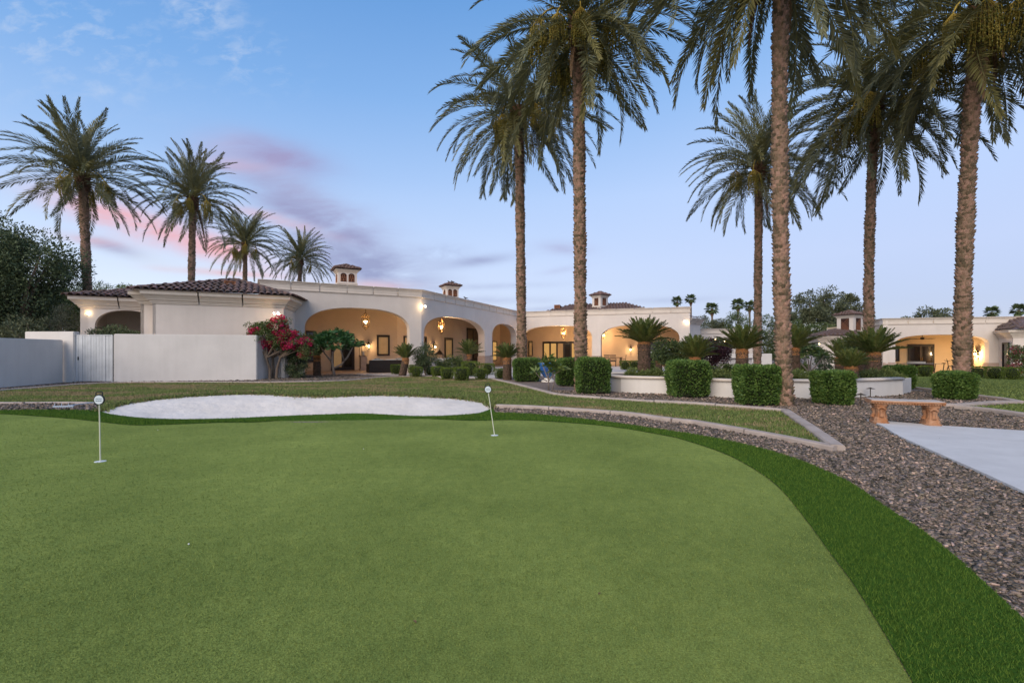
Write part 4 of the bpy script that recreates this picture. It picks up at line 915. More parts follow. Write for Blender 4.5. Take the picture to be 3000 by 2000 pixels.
string_lights([pz(2310, 1000, 36), pz(2348, 1010, 36), pz(2366, 1009, 36), pz(2384, 1007, 36.5), pz(2400, 1004, 37), pz(2403, 998, 37.5)], 'string of bulbs left of the guest house')

# ------------------------------------------------------------------ furniture
WICK = mat('dark_wicker', (.03, .022, .018), .7, .3, 60, .6, 90); CUSH = mat('pale_cushion', (.62, .58, .52), .9, .05, 8, .2, 30); PILL = mat('patterned_pillow', (.05, .05, .06), .9, rgb2=(.62, .6, .56), vscale=14, det=1)
def cushion(m, c, d, M_=None):
    m.box(c, d, M_)
def sofa(loc, rz, w, label, back=True, pal=WICK):
    t = thing('outdoor_sofa', label, 'sofa', loc, None, rz)
    m = MB(); m.box((0, 0, .16), (w, .85, .30)); m.build('base', pal, t, bevel=.01)
    m = MB(); m.box((0, .38, .47), (w, .1, .55)); m.build('backrest', pal, t, bevel=.02)
    for sg in (-1, 1): m = MB(); m.box((sg * (w / 2 - .06), -.06, .42), (.12, .76, .22)); m.build('armrest', pal, t, bevel=.02)
    k = max(2, round(w / .75)); cw = (w - .26) / k
    for i in range(k):
        m = MB(); m.box((-w / 2 + .13 + cw * (i + .5), -.06, .39), (cw - .01, .74, .16)); m.build('seat_cushion', CUSH, t, bevel=.04)
        m = MB(); m.box((-w / 2 + .13 + cw * (i + .5), .26, .62), (cw - .02, .16, .36), Matrix.Rotation(-.18, 3, 'X')); m.build('back_cushion', CUSH, t, bevel=.05)
    for i, xx in enumerate((-w * .18, w * .3)): m = MB(); m.box((xx, .1, .66), (.42, .13, .4), Matrix.Rotation(-.3, 3, 'X') @ Matrix.Rotation(.2 * i, 3, 'Z')); m.build('throw_pillow', PILL, t, bevel=.05)
    return t
aa = math.atan2(dA.y, dA.x); ab_ = math.atan2(dB.y, dB.x)
sofa((*P(1141, 27.6 + 1.6), .03), aa + math.pi, 2.6, 'dark wicker sofa seen from behind in the leftmost arch')
sofa((*P(1290, 33.2), .03), ab_ - math.pi / 2 + .9, 2.3, 'pale cushioned sofa in the arch right of the corner pier', pal=CUSH)
# pedestal with dark ornament, floor lantern
x, y = P(1064, 32.0); t = thing('pedestal', 'square stone pedestal against the wall in the leftmost arch', 'pedestal', (x, y, .03), None, aa)
m = MB(); m.box((0, 0, .06), (.5, .5, .12)); m.box((0, 0, .52), (.40, .40, .8)); m.box((0, 0, .95), (.48, .48, .07)); m.build('shaft', STONE, t, bevel=.012)
def floor_lantern(loc, h, label):
    t = thing('candle_lantern', label, 'lantern', loc, 'dark candle lanterns'); w = h * .36; m = MB()
    for sx in (-1, 1):
        for sy in (-1, 1): m.box((sx * w / 2, sy * w / 2, h * .36), (.03, .03, h * .62))
    m.box((0, 0, .02), (w + .06, w + .06, .04)); m.box((0, 0, h * .66), (w + .06, w + .06, .04)); m.build('frame', DARKW, t)
    m = MB(); m.add([(-w / 2, -w / 2, h * .68), (w / 2, -w / 2, h * .68), (w / 2, w / 2, h * .68), (-w / 2, w / 2, h * .68), (0, 0, h * .92)], [(0, 1, 4), (1, 2, 4), (2, 3, 4), (3, 0, 4), (3, 2, 1, 0)]); m.tube([(0, 0, h * .9), (.05, 0, h * .95), (0, 0, h), (-.05, 0, h * .95), (0, 0, h * .9)], .01, 5); m.build('roof', DARKW, t)
    m = MB(); m.lathe([(w * .2, .04), (w * .2, h * .3)], 10); m.build('candle', CUSH, t)
floor_lantern((x, y, 1.0), 1.05, 'tall dark lantern standing on the stone pedestal')
floor_lantern((*P(1288, 37.5), .03), 1.55, 'tall dark candle lantern on the floor behind the pale sofa')
TEAK = mat('dark_teak', (.045, .026, .018), .6, .2, 20)
def dining_chair(loc, rz, label):
    t = thing('dining_chair', label, 'chair', loc, 'dining chairs on the far porch', rz)
    m = MB(); m.box((0, 0, .43), (.52, .52, .05)); m.build('seat', TEAK, t)
    for sx in (-1, 1):
        for sy in (-1, 1): m = MB(); m.box((sx * .23, sy * .23, .21), (.045, .045, .42)); m.build('leg', TEAK, t)
        m = MB(); m.box((sx * .25, 0, .64), (.05, .5, .035)); m.box((sx * .25, -.22, .54), (.04, .04, .18)); m.build('armrest', TEAK, t)
    m = MB()
    for k in range(6): m.box((-.2 + k * .08, .27, .7), (.035, .025, .5), Matrix.Rotation(-.12, 3, 'X'))
    m.box((0, .3, .95), (.52, .035, .07)); m.build('backrest', TEAK, t)
    m = MB(); m.box((0, 0, .48), (.48, .48, .06)); m.build('cushion', mat('teal_cushion' + label[:3], (.04, .09, .10), .9, .1, 10), t, bevel=.02)
x, y = P(1793, 41.8); t = thing('dining_table', 'dark outdoor dining table under the rightmost house arch', 'table', (x, y, .03), None, math.atan2(dC.y, dC.x))
m = MB(); m.box((0, 0, .74), (1.7, .95, .05)); m.build('table_top', TEAK, t)
for sx in (-1, 1):
    for sy in (-1, 1): m = MB(); m.box((sx * .75, sy * .4, .36), (.07, .07, .72)); m.build('leg', TEAK, t)
dining_chair((*P(1824, 41.6), .03), R(-105), 'dark dining chair facing left beside the trimmed balls')
dining_chair((*P(1796, 40.8), .03), R(165), 'dark dining chair with its back to the lawn')
dining_chair((*P(1777, 40.9), .03), R(170), 'dark dining chair nearest the arch pier')
# ping-pong table, fan, exercise bike at the guest house
x, y = P(2684, 37.6); t = thing('table_tennis_table', 'dark table tennis table in the guest house porch', 'table', (x, y, -.40))
m = MB(); m.box((0, 0, .75), (2.74, 1.5, .03)); m.build('table_top', mat('table_slate', (.05, .06, .075), .5), t)
m = MB(); m.box((0, 0, .772), (2.74, .03, .004)); m.box((0, -.745, .772), (2.74, .02, .004)); m.build('line', WHITEP, t)
m = MB(); m.box((0, 0, .84), (.012, 1.7, .15)); m.build('net', mat('net_mesh', (.5, .5, .5), .9), t)
for sx in (-1, 1):
    for sy in (-1, 1): m = MB(); m.tube([(sx * 1.0, sy * .6, .74), (sx * .9, sy * .6, .02)], .022, 6); m.build('leg', IRON, t)
x, y = P(2702, 37.4); t = thing('ceiling_fan', 'dark ceiling fan under the guest house arch', 'fan', (x, y, zat(990, 37.4)))
m = MB(); m.tube([(0, 0, 0), (0, 0, .45)], .02, 6); m.lathe([(.06, -.12), (.13, -.08), (.13, .02), (.05, .06)], 12); m.build('motor', DARKW, t)
for k in range(5):
    a = 2 * math.pi * k / 5 + .1; m = MB(); m.box((.47 * math.cos(a), .47 * math.sin(a), -.05), (.72, .13, .012), Matrix.Rotation(a, 3, 'Z') @ Matrix.Rotation(.2, 3, 'X')); m.build('blade', DARKW, t)
x, y = P(2772, 37.2); t = thing('exercise_bike', 'slim dark exercise bike left of the right hand palm trunk', 'exercise bike', (x, y, -.40), None, R(8))
m = MB(); m.tube([(-.45, 0, .04), (.5, 0, .04)], .035, 6); m.tube([(-.3, 0, .05), (-.18, 0, .75)], .03, 6); m.tube([(.35, 0, .05), (.2, 0, .5), (.12, 0, .95)], .03, 6); m.build('frame', IRON, t)
m = MB(); m.tube([(.35 + .25 * math.cos(k * .42), 0, .32 + .25 * math.sin(k * .42)) for k in range(16)], .03, 6); m.build('flywheel', IRON, t)
m = MB(); m.box((-.2, 0, .78), (.26, .16, .06)); m.build('saddle', IRON, t, bevel=.02)
m = MB(); m.tube([(.12, -.24, 1.0), (.1, 0, .95), (.12, .24, 1.0)], .018, 6); m.tube([(.12, 0, .95), (.02, 0, 1.12)], .02, 6); m.build('handlebar', IRON, t)

# ------------------------------------------------------------------ bench, path lights, flags, rake, bowl, birds
BENCH = mat('bench_orange_stone', (.33, .14, .06), .9, rgb2=(.44, .25, .15), vscale=9, bump=.8, bscale=24, bdist=.02); BENCHT = mat('bench_top_stone', (.47, .415, .37), .9, .1, 12, .4, 50)
bx_, by_ = 6.86, 8.36; bench = thing('stone_bench', 'carved orange stone garden bench with grey top on the gravel', 'bench', (bx_, by_, 0), None, R(-24))
b = MB(); prof = [(-.20, .370), (.20, .370), (.215, .385), (.215, .395), (.235, .405), (.235, .420), (.22, .430), (-.22, .430), (-.235, .420), (-.235, .405), (-.215, .395), (-.215, .385)]
nst = 14; vs = []
for i in range(nst + 1):
    xx = -.60 + 1.2 * i / nst; e = .0 if 0 < i < nst else .03; cv = .06 * (1 - (xx / .6) ** 2)
    vs += [(xx * .86, (p[0] * (1 - e)) - cv + .04, p[1]) for p in prof]
c = len(prof); b.add(vs, [(i * c + j, i * c + (j + 1) % c, (i + 1) * c + (j + 1) % c, (i + 1) * c + j) for i in range(nst) for j in range(c)] + [tuple(range(c))[::-1], tuple(range(nst * c, nst * c + c))]); b.build('seat', BENCH, bench)
b = MB(); vs = []
for i in range(nst + 1):
    xx = -.585 + 1.17 * i / nst; cv = .06 * (1 - (xx / .6) ** 2)
    vs += [(xx * .86, yy - cv + .04, zz) for yy, zz in ((-.212, .429), (-.205, .437), (.205, .437), (.212, .429))]
b.add(vs, [(i * 4 + j, i * 4 + j + 1, i * 4 + 5 + j, i * 4 + 4 + j) for i in range(nst) for j in range(3)]); b.build('seat_top', BENCHT, bench)
b = MB()
for i in range(26): xx = -.56 + 1.12 * i / 25; cv = .06 * (1 - (xx / .6) ** 2); b.lathe([(.004, -.014), (.015, -.006), (.015, .006), (.004, .014)], 6, (xx * .86, -.222 - cv + .04, .385))
b.build('bead_moulding', BENCH, bench)
for sg in (-1, 1):
    t0 = sg * .36; b = MB()
    # carved leg: stepped foot, waisted scrolled body, spreading capital
    pr = [(.115, .20, 0), (.115, .20, .05), (.10, .185, .06), (.095, .175, .11), (.075, .155, .14), (.066, .145, .20), (.07, .15, .26), (.085, .165, .30), (.08, .16, .315), (.098, .18, .33), (.102, .19, .37)]
    vs = []
    for hx, hy, z in pr: vs += [(t0 + a * hx * k1, q * hy * k2, z) for a, q, k1, k2 in ((-1, -1, .7, 1), (1, -1, .7, 1), (1, -1, 1, .72), (1, 1, 1, .72), (1, 1, .7, 1), (-1, 1, .7, 1), (-1, 1, 1, .72), (-1, -1, 1, .72))]
    b.add(vs, [(i * 8 + j, i * 8 + (j + 1) % 8, (i + 1) * 8 + (j + 1) % 8, (i + 1) * 8 + j) for i in range(len(pr) - 1) for j in range(8)] + [tuple(range(8))[::-1]])
    leg = b.build('leg', BENCH, bench)
    b = MB()
    for yy in (-.165, .165):
        b.tube([(t0 - .05, yy, .28), (t0 - .02, yy * 1.08, .31), (t0 + .02, yy * 1.08, .31), (t0 + .05, yy, .28)], .022, 6); b.tube([(t0, yy * .98, .27), (t0, yy * .94, .2), (t0, yy, .14)], [.03, .022, .034], 7)
    for xx in (-1, 1): b.tube([(t0 + xx * .075, 0, .28), (t0 + xx * .066, 0, .2), (t0 + xx * .08, 0, .12)], [.045, .032, .05], 7)
    b.build('carving', BENCH, leg)
BRONZE = mat('weathered_bronze', (.07, .055, .04), .6, .2, 20, metal=.3)
def path_light(u, v, h, label):
    x, y = gw(u, v); t = thing('path_light', label, 'path light', (x, y, Tz(x, y)), 'bronze path lights')
    m = MB(); m.tube([(0, 0, -.05), (0, 0, h * .9)], .011, 7); m.build('stem', BRONZE, t)
    m = MB(); m.lathe([(.11, h * .86), (.105, h * .875), (.055, h * .93), (.03, h * .955), (.012, h * .98), (.012, h)], 12); m.build('hat', BRONZE, t)
path_light(2522, 1191, .32, 'bronze path light in front of the planter hedge'); path_light(2550, 1166, .30, 'bronze path light by the planter wall, farther back')
FLAGW = mat('flag_disc_white', (.62, .68, .72), .5); FLAGT = mat('flag_lettering', (.13, .17, .24), .6); FLAGK = mat('flag_black', (.015, .02, .025), .5); CUP = mat('cup_plate', (.62, .66, .66), .5); POLE = mat('flag_pole', (.62, .60, .48), .5)
def flag(u, v, h, lean, r, ry, label, sq):
    x, y = gw(u, v); t = thing('putting_flag', label, 'golf flag', (x, y, Tz(x, y) + .006), 'putting green flags'); top = Vector((lean, 0, h - 2.1 * r - .04))
    m = MB(); m.tube([(0, 0, 0), tuple(top)], [.0070, .0062], 8); m.build('pole', POLE, t)
    m = MB(); m.lathe([(.057, 0), (.057, .004), (.05, .006)], 20); m.build('cup_plate', CUP, t)
    lx = lean / h
    c = top + Vector((lx * r, 0, r)); Mr = Matrix.Rotation(ry, 3, 'Z') @ Matrix.Rotation(lx, 3, 'Y')
    def ring(rr, yy, n=24, f=lambda a: 1): return [c + Mr @ Vector((rr * math.cos(2 * math.pi * k / n), yy, rr * 1.06 * math.sin(2 * math.pi * k / n))) for k in range(n)]
    m = MB(); m.add(ring(r, -.008) + ring(r, .008), [tuple(range(24)), tuple(range(24, 48))[::-1]] + [(k, (k + 1) % 24, 24 + (k + 1) % 24, 24 + k) for k in range(24)])
    hd = [(-.62 * r, 0, .8 * r), (-.6 * r, 0, 1.42 * r), (-.42 * r, 0, 1.58 * r), (.42 * r, 0, 1.62 * r), (.6 * r, 0, 1.45 * r), (.62 * r, 0, .8 * r)]
    m.tube([c + Mr @ Vector(p) for p in hd], .0055, 6); m.build('disc_frame', FLAGK, t)
    m = MB(); m.add(ring(r * .84, -.0095), [tuple(range(24))]); d = m.build('disc_face', FLAGW, t)
    m = MB(); yy = -.011
    for row, n_, z0, hh in ((0, 7, .18, .24), (1, 9, -.22, .20)):
        for k in range(n_):
            xx = (-.5 + k / (n_ - 1)) * r * 1.05; w = r * .075 * (1 + .3 * ((k * 7 + row) % 3 - 1)); z = z0 * r; q = hh * r * (1 - .2 * ((k * 5) % 3 == 1))
            m.add([c + Mr @ Vector(p) for p in ((xx - w / 2, yy, z - q / 2), (xx + w / 2, yy, z - q / 2), (xx + w / 2 + .01 * r, yy, z + q / 2), (xx - w / 2, yy, z + q / 2))], [(0, 1, 2, 3)])
    m.build('lettering', FLAGT, d)
flag(294, 1353, .82, -.012, .057, R(8), 'white putting flag at left with round black rimmed sign', True)
flag(1449, 1276, .80, -.094, .054, R(-3), 'leaning putting flag with round sign near the bunker right end', False)
x, y = gw(210, 1197); t = thing('bunker_rake', 'pale blue bunker rake lying beside the bunker left tip', 'rake', (x, y, Tz(x, y)), None, R(12)); RK = mat('rake_plastic', (.42, .48, .55), .5)
m = MB(); m.box((-.16, 0, .06), (.40, .035, .03)); m.build('head', RK, t)
for k in range(9): m = MB(); m.tube([(-.34 + k * .045, 0, .06), (-.34 + k * .045, -.03, .0)], .006, 5); m.tube([(-.34 + k * .045, 0, .06), (-.34 + k * .045, .02, .13 - .08 * (k % 3 > 0))], .006, 5); m.build('tine', RK, t)
m = MB(); m.tube([(-.14, 0, .06), (0, .25, .08), (.22, .75, .09)], .012, 6); m.build('handle', RK, t)
BLUEC = mat('blue_glaze', (.03, .07, .30), .2, rgb2=(.05, .20, .42), vscale=3.0, spec=.6)
x, y = gw(1608, 1118); x = P(1606, y)[0]; t = thing('glazed_urn', 'large cobalt blue glazed bowl between two clipped hedges', 'urn', (x, y, .16))
m = MB(); m.lathe([(.12, 0), (.2, .08), (.34, .25), (.42, .48), (.43, .56), (.46, .60), (.46, .66), (.42, .67), (.40, .6), (.1, .4)], 24); m.build('bowl', BLUEC, t, smooth=True)
m = MB(); m.lathe([(.3, -.18), (.3, -.10), (.2, -.06), (.16, 0)], 20); m.build('stand', STUCCO_W, t, smooth=False)
BIRD = mat('pigeon_grey', (.06, .06, .065), .8)
def bird(u, v, Y, rz, label):
    t = MB(); z = zat(v, Y); t.tube([(-.2, 0, .08), (-.1, 0, .1), (0, 0, .1), (.07, 0, .14), (.1, 0, .19), (.13, 0, .2), (.17, 0, .195)], [.012, .03, .06, .05, .03, .028, .004], 8); t.tube([(.01, .02, .08), (.01, .02, 0)], .006, 4); t.tube([(.01, -.02, .08), (.01, -.02, 0)], .006, 4)
    o = t.build('pigeon', BIRD, None, True, loc=(*P(u, Y), z)); o.rotation_euler = (0, 0, rz); tag(o, label, 'bird', 'pigeons on the roof')
bird(1316, 830, 37.4, 2.6, 'left of two pigeons on the middle chimney cap'); bird(1326, 829.5, 37.5, 2.8, 'right of two pigeons on the middle chimney cap')
q = hit(1364, AB, BC)[1]; bird(1364, zz_v if False else 1030 - (HT + .02 - CAMH) * F / q[1], q[1], 2.9, 'pigeon on the parapet right of the middle chimney')
# small litter on the green
GB = mat('pale_chip', (.7, .7, .66), .6); LF = mat('dry_leaf', (.16, .10, .05), .8)
for u, v, k, lab in ((553, 1600, 0, 'tiny pale chip on the green nearest the camera at left'), (1065, 1318, 0, 'tiny pale chip on the green before the bunker'), (462, 1262, 0, 'tiny pale chip near the left collar edge'), (1757, 1745, 1, 'dark dry leaf in the middle of the green'), (1215, 1828, 1, 'small dry leaf curled on the green in front')):
    x, y = gw(u, v); m = MB(); s = .006 if k == 0 else .016
    if k == 0: m.lathe([(s * .4, 0), (s, .004), (s * .7, .009)], 7)
    else: m.add([(-s, 0, 0), (0, -s * .5, .006), (s, 0, .002), (0, s * .5, .008), (0, 0, .0)], [(0, 1, 4), (1, 2, 4), (2, 3, 4), (3, 0, 4)])
    o = m.build('stone_chip' if k == 0 else 'dry_leaf', GB if k == 0 else LF, loc=(x, y, Tz(x, y) + .012)); o.rotation_euler = (0, 0, u); tag(o, lab, 'chip' if k == 0 else 'leaf')
# ------------------------------------------------------------------ vegetation
FROND = mat('date_frond', (.165, .172, .09), .55, island=.30, obj=0, spec=.35, trans=.18)
FROND2 = mat('date_frond_olive', (.19, .175, .058), .55, island=.30, spec=.35, trans=.2)
RACHIS = mat('frond_rib', (.20, .19, .07), .6, .2, 8)
DEADF = mat('dead_frond', (.20, .125, .07), .85, island=.3)
FRUIT = mat('date_fruit', (.21, .19, .035), .5, island=.45); FSTALK = mat('fruit_stalk', (.46, .33, .06), .6, .15, 10)
TRUNK = mat('palm_trunk', (.155, .104, .068), .9, rgb2=(.24, .163, .104), vscale=22, island=.62, bump=.6, bscale=60, bdist=.02)
BOOT = mat('palm_boot', (.10, .055, .03), .9, .3, 12, island=.4)
CYF = mat('cycad_frond', (.085, .12, .028), .42, island=.3, spec=.4, trans=.15); CYF2 = mat('cycad_frond_olive', (.13, .15, .034), .42, island=.3, spec=.4, trans=.15)
CYT = mat('cycad_trunk', (.095, .062, .042), .95, island=.5, bump=.6, bscale=60); CYC = mat('cycad_collar', (.34, .16, .06), .9, island=.3)

def frond_mesh(name, L_, e0, e1, nl, ll, lw, mats_, v_open=.45, start=.16, a0=62, a1=22, sag=.10, pw=1.3, rr=.022, jit=.12, twist=0.0, tipw=.35):
    """pinnate frond growing along +X from the origin; leaflets in two ranks"""
    N_ = 26; t = np.linspace(0, 1, N_); e = np.radians(e0 + (e1 - e0) * t ** pw)
    dx, dz = np.cos(e), np.sin(e); px = np.concatenate([[0], np.cumsum((dx[:-1] + dx[1:]) / 2)]) * L_ / (N_ - 1); pz_ = np.concatenate([[0], np.cumsum((dz[:-1] + dz[1:]) / 2)]) * L_ / (N_ - 1)
    py = twist * L_ * t ** 2
    # rib
    V, Fq, mi = [], [], []
    for i in range(0, N_, 2):
        r = rr * (1 - .85 * t[i]); c = np.array([px[i], py[i], pz_[i]]); nrm = np.array([-dz[i], 0, dx[i]])
        V += [c + np.array([0, r * 1.2, 0]), c + nrm * r, c + np.array([0, -r * 1.2, 0]), c - nrm * r]
    k = len(V) // 4
    for i in range(k - 1):
        for j in range(4): Fq.append((i * 4 + j, i * 4 + (j + 1) % 4, (i + 1) * 4 + (j + 1) % 4, (i + 1) * 4 + j)); mi.append(1)
    for sg in (-1, 1):
        tt = start + (1 - start) * (np.arange(nl) + rng.uniform(-.3, .3, nl)) / nl; tt = np.clip(tt, start, .995)
        for q in tt:
            c = np.array([np.interp(q, t, px), np.interp(q, t, py), np.interp(q, t, pz_)]); ee = np.interp(q, t, e); tan = np.array([math.cos(ee), 0, math.sin(ee)]); nr = np.array([-math.sin(ee), 0, math.cos(ee)])
            s_ = (q - start) / (1 - start); prof = (.45 + .55 * math.sin(math.pi * min(1, s_ * 1.25 + .12) * .62)) * (1 - (1 - tipw) * s_ ** 2.2); l = ll * prof * rng.uniform(1 - jit, 1 + jit)
            a = math.radians(a0 + (a1 - a0) * s_ + rng.normal(0, 5)); vo = v_open * rng.uniform(.3, 1.5)
            d = tan * math.cos(a) + (np.array([0, sg, 0]) * math.cos(vo) + nr * math.sin(vo)) * math.sin(a)
            w = np.cross(d, nr + rng.normal(0, .35, 3)); w /= np.linalg.norm(w) + 1e-9
            b0 = len(V); tip = c + d * l - np.array([0, 0, sag * l * rng.uniform(.5, 1.6)]); mid = c + d * l * .42 - np.array([0, 0, sag * l * .15])
            V += [c, mid + w * lw * .5, tip, mid - w * lw * .5]; Fq.append((b0, b0 + 1, b0 + 2, b0 + 3)); mi.append(0)
    me = npmesh(name, np.array(V), np.array(Fq)); 
    for m_ in mats_: me.materials.append(m_)
    me.polygons.foreach_set('material_index', np.array(mi, np.int32)); return me
CLS = [(86, 48, 4.0), (70, 12, 4.3), (50, -18, 4.5), (28, -48, 4.6), (6, -68, 4.6), (-20, -82, 4.4), (-46, -88, 4.0)]
DF = []
for ci, (ea, eb, L_) in enumerate(CLS):
    DF.append([frond_mesh('date_frond', L_ * rng.uniform(.95, 1.05), ea + rng.uniform(-6, 6), eb + rng.uniform(-8, 8), 92, .58, .040, (FROND if k % 2 == 0 else FROND2, RACHIS), twist=rng.uniform(-.08, .08), v_open=.62, start=.10) for k in range(3)])
DEAD = [frond_mesh('dead_frond', 2.6, -62, -90, 34, .34, .04, (DEADF, DEADF), v_open=.1, a0=28, a1=14, rr=.02, sag=.3) for _ in range(2)]

def fruit_mesh():
    b = MB(); V, Fq, mi = [], [], []
    oc = np.array([(1, 0, 0), (0, 1, 0), (-1, 0, 0), (0, -1, 0), (0, 0, 1.5), (0, 0, -1.5)]); of = [(0, 1, 4), (1, 2, 4), (2, 3, 4), (3, 0, 4), (1, 0, 5), (2, 1, 5), (3, 2, 5), (0, 3, 5)]
    tri, mt = [], []
    head = np.array([.85, 0, -.12])
    def strip(p, q, r, m_):
        d = q - p; s_ = np.cross(d, [0, 1, .3]); s_ /= np.linalg.norm(s_) + 1e-9; s2 = np.cross(d, s_); s2 /= np.linalg.norm(s2) + 1e-9
        b0 = len(V); V.extend([p + s_ * r, p - s_ * r * .5 + s2 * r, p - s_ * r * .5 - s2 * r, q + s_ * r * .7, q - s_ * r * .35 + s2 * r * .7, q - s_ * r * .35 - s2 * r * .7])
        for i in range(3): j = (i + 1) % 3; tri.extend([(b0 + i, b0 + j, b0 + 3 + j), (b0 + i, b0 + 3 + j, b0 + 3 + i)]); mt.extend([m_, m_])
    prev = np.array([0, 0, 0.]); 
    for k in range(1, 6): q = np.array([.85 * k / 5, 0, .28 * math.sin(k / 5 * 2.6) - .3 * (k / 5) ** 2]); strip(prev, q, .03, 1); prev = q
    head = prev
    for _ in range(46):
        a = rng.uniform(0, 2 * np.pi); r = .30 * math.sqrt(rng.uniform(0, 1)); mid = head + np.array([r * .8 * math.cos(a), r * .8 * math.sin(a), -.22]); end = head + np.array([r * math.cos(a), r * math.sin(a), -rng.uniform(.7, 1.05)])
        strip(head, mid, .007, 1); strip(mid, end, .005, 1)
        for k in range(9):
            c = mid + (end - mid) * (k + 1) / 9 + rng.normal(0, .015, 3); b0 = len(V); V.extend(list(c + oc * .02)); tri.extend([(b0 + i, b0 + j, b0 + l) for i, j, l in of]); mt.extend([0] * 8)
    me = npmesh('fruit_cluster', np.array(V), np.array(tri)); me.materials.append(FRUIT); me.materials.append(FSTALK); me.polygons.foreach_set('material_index', np.array(mt, np.int32)); return me
FRUITS = [fruit_mesh() for _ in range(2)]

def trunk_mesh(name, H, r, lean=(0, 0), bend=(0, 0), m=None, sx=.15, sy=.085, flare=1.15, prot=.042, taper=.12, base=True):
    """palm trunk clad in overlapping leaf-base stubs; follows a slightly bent axis"""
    def axis(z):
        t = z / H; return np.stack([lean[0] * t + bend[0] * np.sin(np.pi * t), lean[1] * t + bend[1] * np.sin(np.pi * t), z], -1)
    def rad(z):
        t = z / H; return r * (1 - taper * t) * (1 + (flare - 1) * np.exp(-z / .5)) * (1 + .05 * np.sin(z * 2.1 + r * 50) + .03 * np.sin(z * 5.3))
    V, Q = [], []
    # core
    zs = np.linspace(-.15, H, int(H / .25) + 2); na = 14; ang = np.linspace(0, 2 * np.pi, na, endpoint=False); ax = axis(zs); rd = rad(zs)
    core = ax[:, None, :] + np.stack([np.cos(ang)[None] * rd[:, None] * .93, np.sin(ang)[None] * rd[:, None] * .93, np.zeros((len(zs), na))], -1)
    V.append(core.reshape(-1, 3)); i, j = np.meshgrid(np.arange(len(zs) - 1), np.arange(na), indexing='ij'); Q.append(np.stack([i * na + j, i * na + (j + 1) % na, (i + 1) * na + (j + 1) % na, (i + 1) * na + j], -1).reshape(-1, 4))
    off = core.reshape(-1, 3).shape[0]
    # scales
    rows = int(H / sy); nsc = max(10, int(2 * np.pi * r / sx)); rr_, cc_ = np.meshgrid(np.arange(rows), np.arange(nsc), indexing='ij'); rr_ = rr_.ravel(); cc_ = cc_.ravel(); n = len(rr_)
    a = 2 * np.pi * (cc_ + .5 * (rr_ % 2) + .13 * rr_) / nsc + rng.normal(0, .06, n); z = (rr_ + rng.uniform(-.32, .32, n)) * sy; hw = 2 * np.pi / nsc * rng.uniform(.40, .66, n); hz = sy * rng.uniform(.55, 1.05, n); pr_ = prot * rng.uniform(.25, 1.3, n)
    def pt(aa, z_, rm): z_ = np.clip(z_, -.15, H); c = axis(z_); rq = rad(z_) + rm; return c + np.stack([np.cos(aa) * rq, np.sin(aa) * rq, np.zeros(n)], -1)
    v = np.stack([pt(a - hw * .55, z - hz, -.03), pt(a + hw * .55, z - hz, -.03), pt(a + hw, z + hz * .2, -.02), pt(a + hw * .6, z + hz * .75, pr_ * .9), pt(a - hw * .6, z + hz * .75, pr_), pt(a - hw, z + hz * .2, -.02), pt(a + hw * .45, z + hz * .95, -.03), pt(a - hw * .45, z + hz * .95, -.03)], 1)
    V.append(v.reshape(-1, 3)); k = off + np.arange(n)[:, None] * 8
    for f in ((0, 1, 3, 4), (1, 2, 6, 3), (0, 4, 7, 5), (4, 3, 6, 7)): Q.append(k + np.array(f)[None])
    return npmesh(name, np.vstack(V), np.vstack(Q), m or TRUNK), axis(np.array([H]))[0]

def date_palm(u_base, Yb, u_heart, v_heart, r, label, seed, counts=(5, 9, 12, 13, 12, 9, 6), scale=1.0, fruit=6, dead=3, bend=(0, 0), z0=None):
    random.seed(seed); x, y = P(u_base, Yb); zb = Tz(x, y) - .02 if z0 is None else z0; H = zat(v_heart, Yb) - zb; lean = ((u_heart - u_base) / F * Yb, 0)
    t = thing('date_palm', label, 'palm tree', (x, y, zb), 'tall date palms', 0)
    me, top = trunk_mesh('trunk', H, r, lean, bend); obj('trunk', me, None, t)
    # boots: thatch of old frond bases under the crown
    b, _ = trunk_mesh('boots', 1.0 * scale, r * 1.28, (0, 0), (0, 0), BOOT, .16, .13, 1.0, .10, -.15); obj('boots', b, None, t, (top[0], top[1], top[2] - .72 * scale))
    heart = Vector(top); ga = 0
    for ci, n in enumerate(counts):
        for k in range(round(n * 1.32)):
            ga += 137.5 + random.uniform(-16, 16); o = obj('frond', random.choice(DF[ci]), None, t); s = scale * random.uniform(.88, 1.1)
            a = R(ga); rr0 = r * (.4 + .12 * ci); o.location = heart + Vector((math.cos(a) * rr0, math.sin(a) * rr0, .40 * scale - .12 * ci * scale)); o.rotation_euler = (random.uniform(-.5, .5), random.uniform(-.12, .12), a); o.scale = (s, s, s)
    for k in range(fruit):
        a = R(360 * k / max(1, fruit) + random.uniform(-20, 20)); o = obj('fruit_cluster', FRUITS[k % 2], None, t); o.location = heart + Vector((math.cos(a) * r * .9, math.sin(a) * r * .9, .1)); s = scale * random.uniform(1.15, 1.5); o.rotation_euler = (0, random.uniform(-.1, .35), a); o.scale = (s, s, s)
    for k in range(dead):
        a = R(random.uniform(0, 360)); o = obj('dead_frond', DEAD[k % 2], None, t); o.location = heart + Vector((math.cos(a) * (r + .1), math.sin(a) * (r + .1), -.35)); o.rotation_euler = (0, random.uniform(-.15, .25), a); s = random.uniform(.6, 1.0) * scale; o.scale = (s, s, s)
    return t
PAL_L = dict(counts=(10, 11, 11, 11, 9, 6, 2), dead=2)
date_palm(266, 29, 242, 520, .245, 'leftmost tall date palm rising behind the low porch roof', 1, scale=.96, **PAL_L)
date_palm(556, 33, 565, 585, .22, 'second date palm from the left, behind the hip roof', 2, scale=.85, **PAL_L)
date_palm(714, 43, 719, 718, .19, 'third date palm from the left, behind the ridge', 3, scale=.79, **PAL_L)
